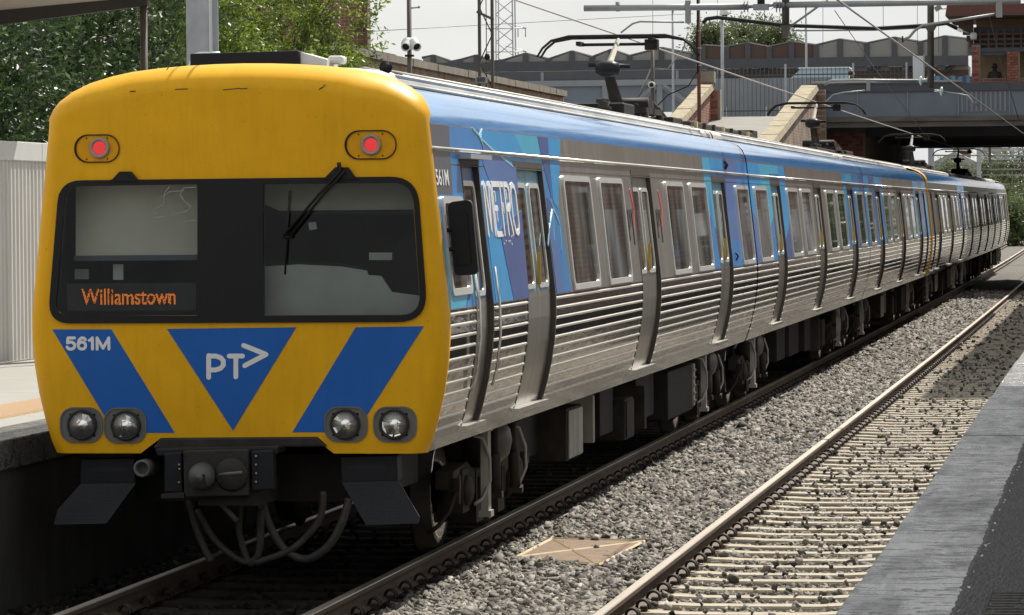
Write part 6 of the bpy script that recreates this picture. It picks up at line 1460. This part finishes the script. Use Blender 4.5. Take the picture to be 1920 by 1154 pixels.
# ---- gantries beyond the bridge
for k, (Yd, lb) in enumerate(((165., 'grey lattice portal gantry seen just under the bridge'), (235., 'distant portal gantry beyond the bridge, second in the row'), (310., 'most distant portal gantry down the line'))):
    bx, bz = bend(min(Yd, 250)); t = empty('portal_gantry', (1.8+bx, Yd, 0), lb, 'gantry', 'portal gantries beyond the bridge')
    for x in (-4.6, 9.0): mb = MB(); mb.bb(x-.14, x+.14, -.14, .14, -.4, 6.6); mb.build('leg', M['galv'], t)
    for z in (5.9, 6.5): mb = MB(); mb.bb(-4.6, 9, -.06, .06, z-.05, z+.05); mb.build('chord', M['galv'], t)
    for i in range(10):
        mb = MB(); x = -4.4+i*1.3; mb.tube([(x, 0, 5.9 if i % 2 else 6.5), (x+1.3, 0, 6.5 if i % 2 else 5.9)], .04, 4); mb.build('lacing', M['galv'], t)
    for x in (-1.8, 1.8): mb = MB(); mb.bb(x-.06, x+.06, -.06, .06, 4.9, 6.0); mb.build('drop_arm', M['mast'], t)
    for zc_, rc_ in ((5.25, .04), (4.9, .02), (5.6, .02), (4.3, .015)): mb = MB(); mb.tube([(-4.5, 0, zc_), (0, 0, zc_-.06), (4.5, 0, zc_), (9, 0, zc_+.03)], rc_, 6); mb.build('cross_span', M['pipe'], t)
t = pole('steel_pole', 1686, 262, 330, 110, .055, M['galv'], 'pale post standing in the dark opening under the bridge', -.3)

# ================================================================== trees
def leaves(n_cl, per, center, rad, size, seed, droop=.5, shell=.55):
    r_ = np.random.default_rng(seed)
    d = r_.normal(size=(n_cl, 3)); d /= np.linalg.norm(d, axis=1)[:, None]
    rr = (shell+(1-shell)*r_.random(n_cl)**.6); rr *= 1+.22*np.sin(d[:, 0]*5+seed)*np.cos(d[:, 2]*4+d[:, 1]*3)
    C = d*rr[:, None]*np.array(rad)+np.array(center)
    ax = d+r_.normal(size=(n_cl, 3))*.5; ax[:, 2] += .25; ax /= np.linalg.norm(ax, axis=1)[:, None]
    L = size*r_.uniform(3, 6, n_cl)
    t = r_.random((n_cl, per)); P = C[:, None]+ax[:, None]*(t*L[:, None])[:, :, None]+r_.normal(size=(n_cl, per, 3))*size*.55
    P = P.reshape(-1, 3); A = np.repeat(ax, per, 0)*.8+r_.normal(size=P.shape)*.65; A[:, 2] -= droop*.4; A /= np.linalg.norm(A, axis=1)[:, None]
    B = np.cross(A, r_.normal(size=P.shape)); B /= np.linalg.norm(B, axis=1)[:, None]
    s = size*r_.uniform(.6, 1.3, len(P))[:, None]
    V = np.stack([P, P+A*s*.5+B*s*.17, P+A*s, P+A*s*.5-B*s*.17], 1).reshape(-1, 3)
    return V, np.arange(len(V)).reshape(-1, 4)
def tree(name, loc, h, lobes, mat_, label, size, ncl, per, seed, group=None, tr=.16):
    t = empty(name, loc, label, 'tree', group); r_ = random.Random(seed); mb = MB()
    mb.tube([(0, 0, -.1), (.05*h*.2, .02, h*.25), (-.03, .05, h*.5), (.05, 0, h*.8)], [tr, tr*.8, tr*.55, tr*.2], 9)
    for c, rad in lobes:
        z0 = h*r_.uniform(.2, .45); mb.tube([(0, 0, z0), (c[0]*.45, c[1]*.45, z0+(c[2]-z0)*.55), (c[0]*.9, c[1]*.9, c[2])], [tr*.5, tr*.3, tr*.08], 6)
        for k in range(4):
            d = [c[i]+rad[i]*r_.uniform(-.7, .7) for i in range(3)]; mb.tube([(c[0]*.6, c[1]*.6, z0+(c[2]-z0)*.7), tuple(d)], [tr*.2, tr*.04], 5)
    mb.build('trunk', M['bark'], t)
    VS = []; FS = []; b = 0
    for i, (c, rad) in enumerate(lobes):
        V, F = leaves(ncl, per, c, rad, size, seed*13+i); VS.append(V); FS.append(F+b); b += len(V)
    link('crown', bulk_mesh('crown', np.concatenate(VS), np.concatenate(FS), mat_), t)
    return t
def lobeset(seed, r, h, n):
    q = random.Random(seed); out = [((0, 0, h*.55), (r, r, h*.36))]
    for i in range(n):
        a = 2*math.pi*i/n+q.random(); out.append(((r*.55*math.cos(a), r*.55*math.sin(a), h*q.uniform(.35, .78)), (r*.62, r*.62, h*.2)))
    return out
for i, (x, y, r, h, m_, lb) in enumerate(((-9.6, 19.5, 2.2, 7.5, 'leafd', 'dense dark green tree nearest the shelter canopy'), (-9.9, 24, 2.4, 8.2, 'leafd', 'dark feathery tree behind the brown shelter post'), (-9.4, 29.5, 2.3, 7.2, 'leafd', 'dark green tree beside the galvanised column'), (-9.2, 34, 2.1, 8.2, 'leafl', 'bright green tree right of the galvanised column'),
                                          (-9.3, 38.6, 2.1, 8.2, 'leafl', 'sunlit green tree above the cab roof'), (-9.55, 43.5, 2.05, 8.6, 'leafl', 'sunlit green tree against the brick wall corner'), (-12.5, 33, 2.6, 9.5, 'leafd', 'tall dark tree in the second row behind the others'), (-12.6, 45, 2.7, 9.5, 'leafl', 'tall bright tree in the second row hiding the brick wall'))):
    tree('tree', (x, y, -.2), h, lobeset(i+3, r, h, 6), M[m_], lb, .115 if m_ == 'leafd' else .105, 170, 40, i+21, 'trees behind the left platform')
def fartree(px, py, Yd, w_px, h_px, lb, seed, name='tree', m_='leaff'):
    k = (Yd-CAM[1])/FPX; c = aY(Yd, px, py); r = w_px*k/2; hh = h_px*k; zc_ = c[2]; H = zc_+hh/2+.4
    lob = [((0, 0, zc_), (r*.6, r*.6, hh/2))]
    q = random.Random(seed)
    for i in range(6): a = q.uniform(-1, 1); lob.append(((a*r*.75, q.uniform(-.4, .4)*r, zc_+q.uniform(-.2, .15)*hh), (r*.35, r*.35, hh*.34)))
    return tree(name, (c[0], Yd, -.2), H, lob, M[m_], lb, max(.25, r*.075), 60, 16, seed, 'far trees')
fartree(1335, 76, 240, 70, 30, 'low rounded tree left of the pole over the footbridge roof', 61); fartree(1405, 70, 245, 90, 46, 'tallest far tree above the brown footbridge roof', 62); fartree(1455, 78, 238, 80, 30, 'far tree at the right of the clump above the footbridge', 63)
fartree(1900, 335, 300, 70, 110, 'grey green tree under the right end of the bridge', 64); fartree(1905, 420, 230, 60, 80, 'bushy tree beside the tail of the train', 65, m_='leaff'); fartree(1860, 330, 350, 60, 70, 'hazy tree behind the far gantries', 66); fartree(1935, 400, 260, 80, 120, 'tree at the right edge beyond the bridge', 67)
fartree(1780, 330, 380, 80, 40, 'low tree beyond the bridge left of the white house', 68)
# low bushes that close the view at the far end of the tracks
for i, (x, y, r) in enumerate(((6, 330, 5), (14, 300, 6), (-3, 380, 6), (22, 260, 7))):
    tree('bush', (x, y, -.3), r*.9, [((0, 0, r*.4), (r, r*.6, r*.45)), ((r*.5, 0, r*.3), (r*.7, r*.5, r*.35))], M['leaff'], ('low bush at the end of the straight track', 'wide bush right of the far track end', 'bush left of the far track end', 'big bush at the far right edge')[i], .5, 70, 16, 80+i, 'bushes at the far end', .2)

# unseen trees added beyond the bridge to darken the reflections in the train side
for i, (x, y) in enumerate(((10.5, 138), (10.8, 150), (11, 163), (11.5, 178))):
    tree('tree', (x, y, -.3), 9, lobeset(40+i, 3.2, 9, 5), M['leafd'], ('added unseen tree closest to the bridge', 'second added unseen tree past the bridge', 'third added unseen tree past the bridge', 'last added unseen tree past the bridge')[i], .35, 60, 20, 140+i, 'added unseen trees right of the far track', .2)
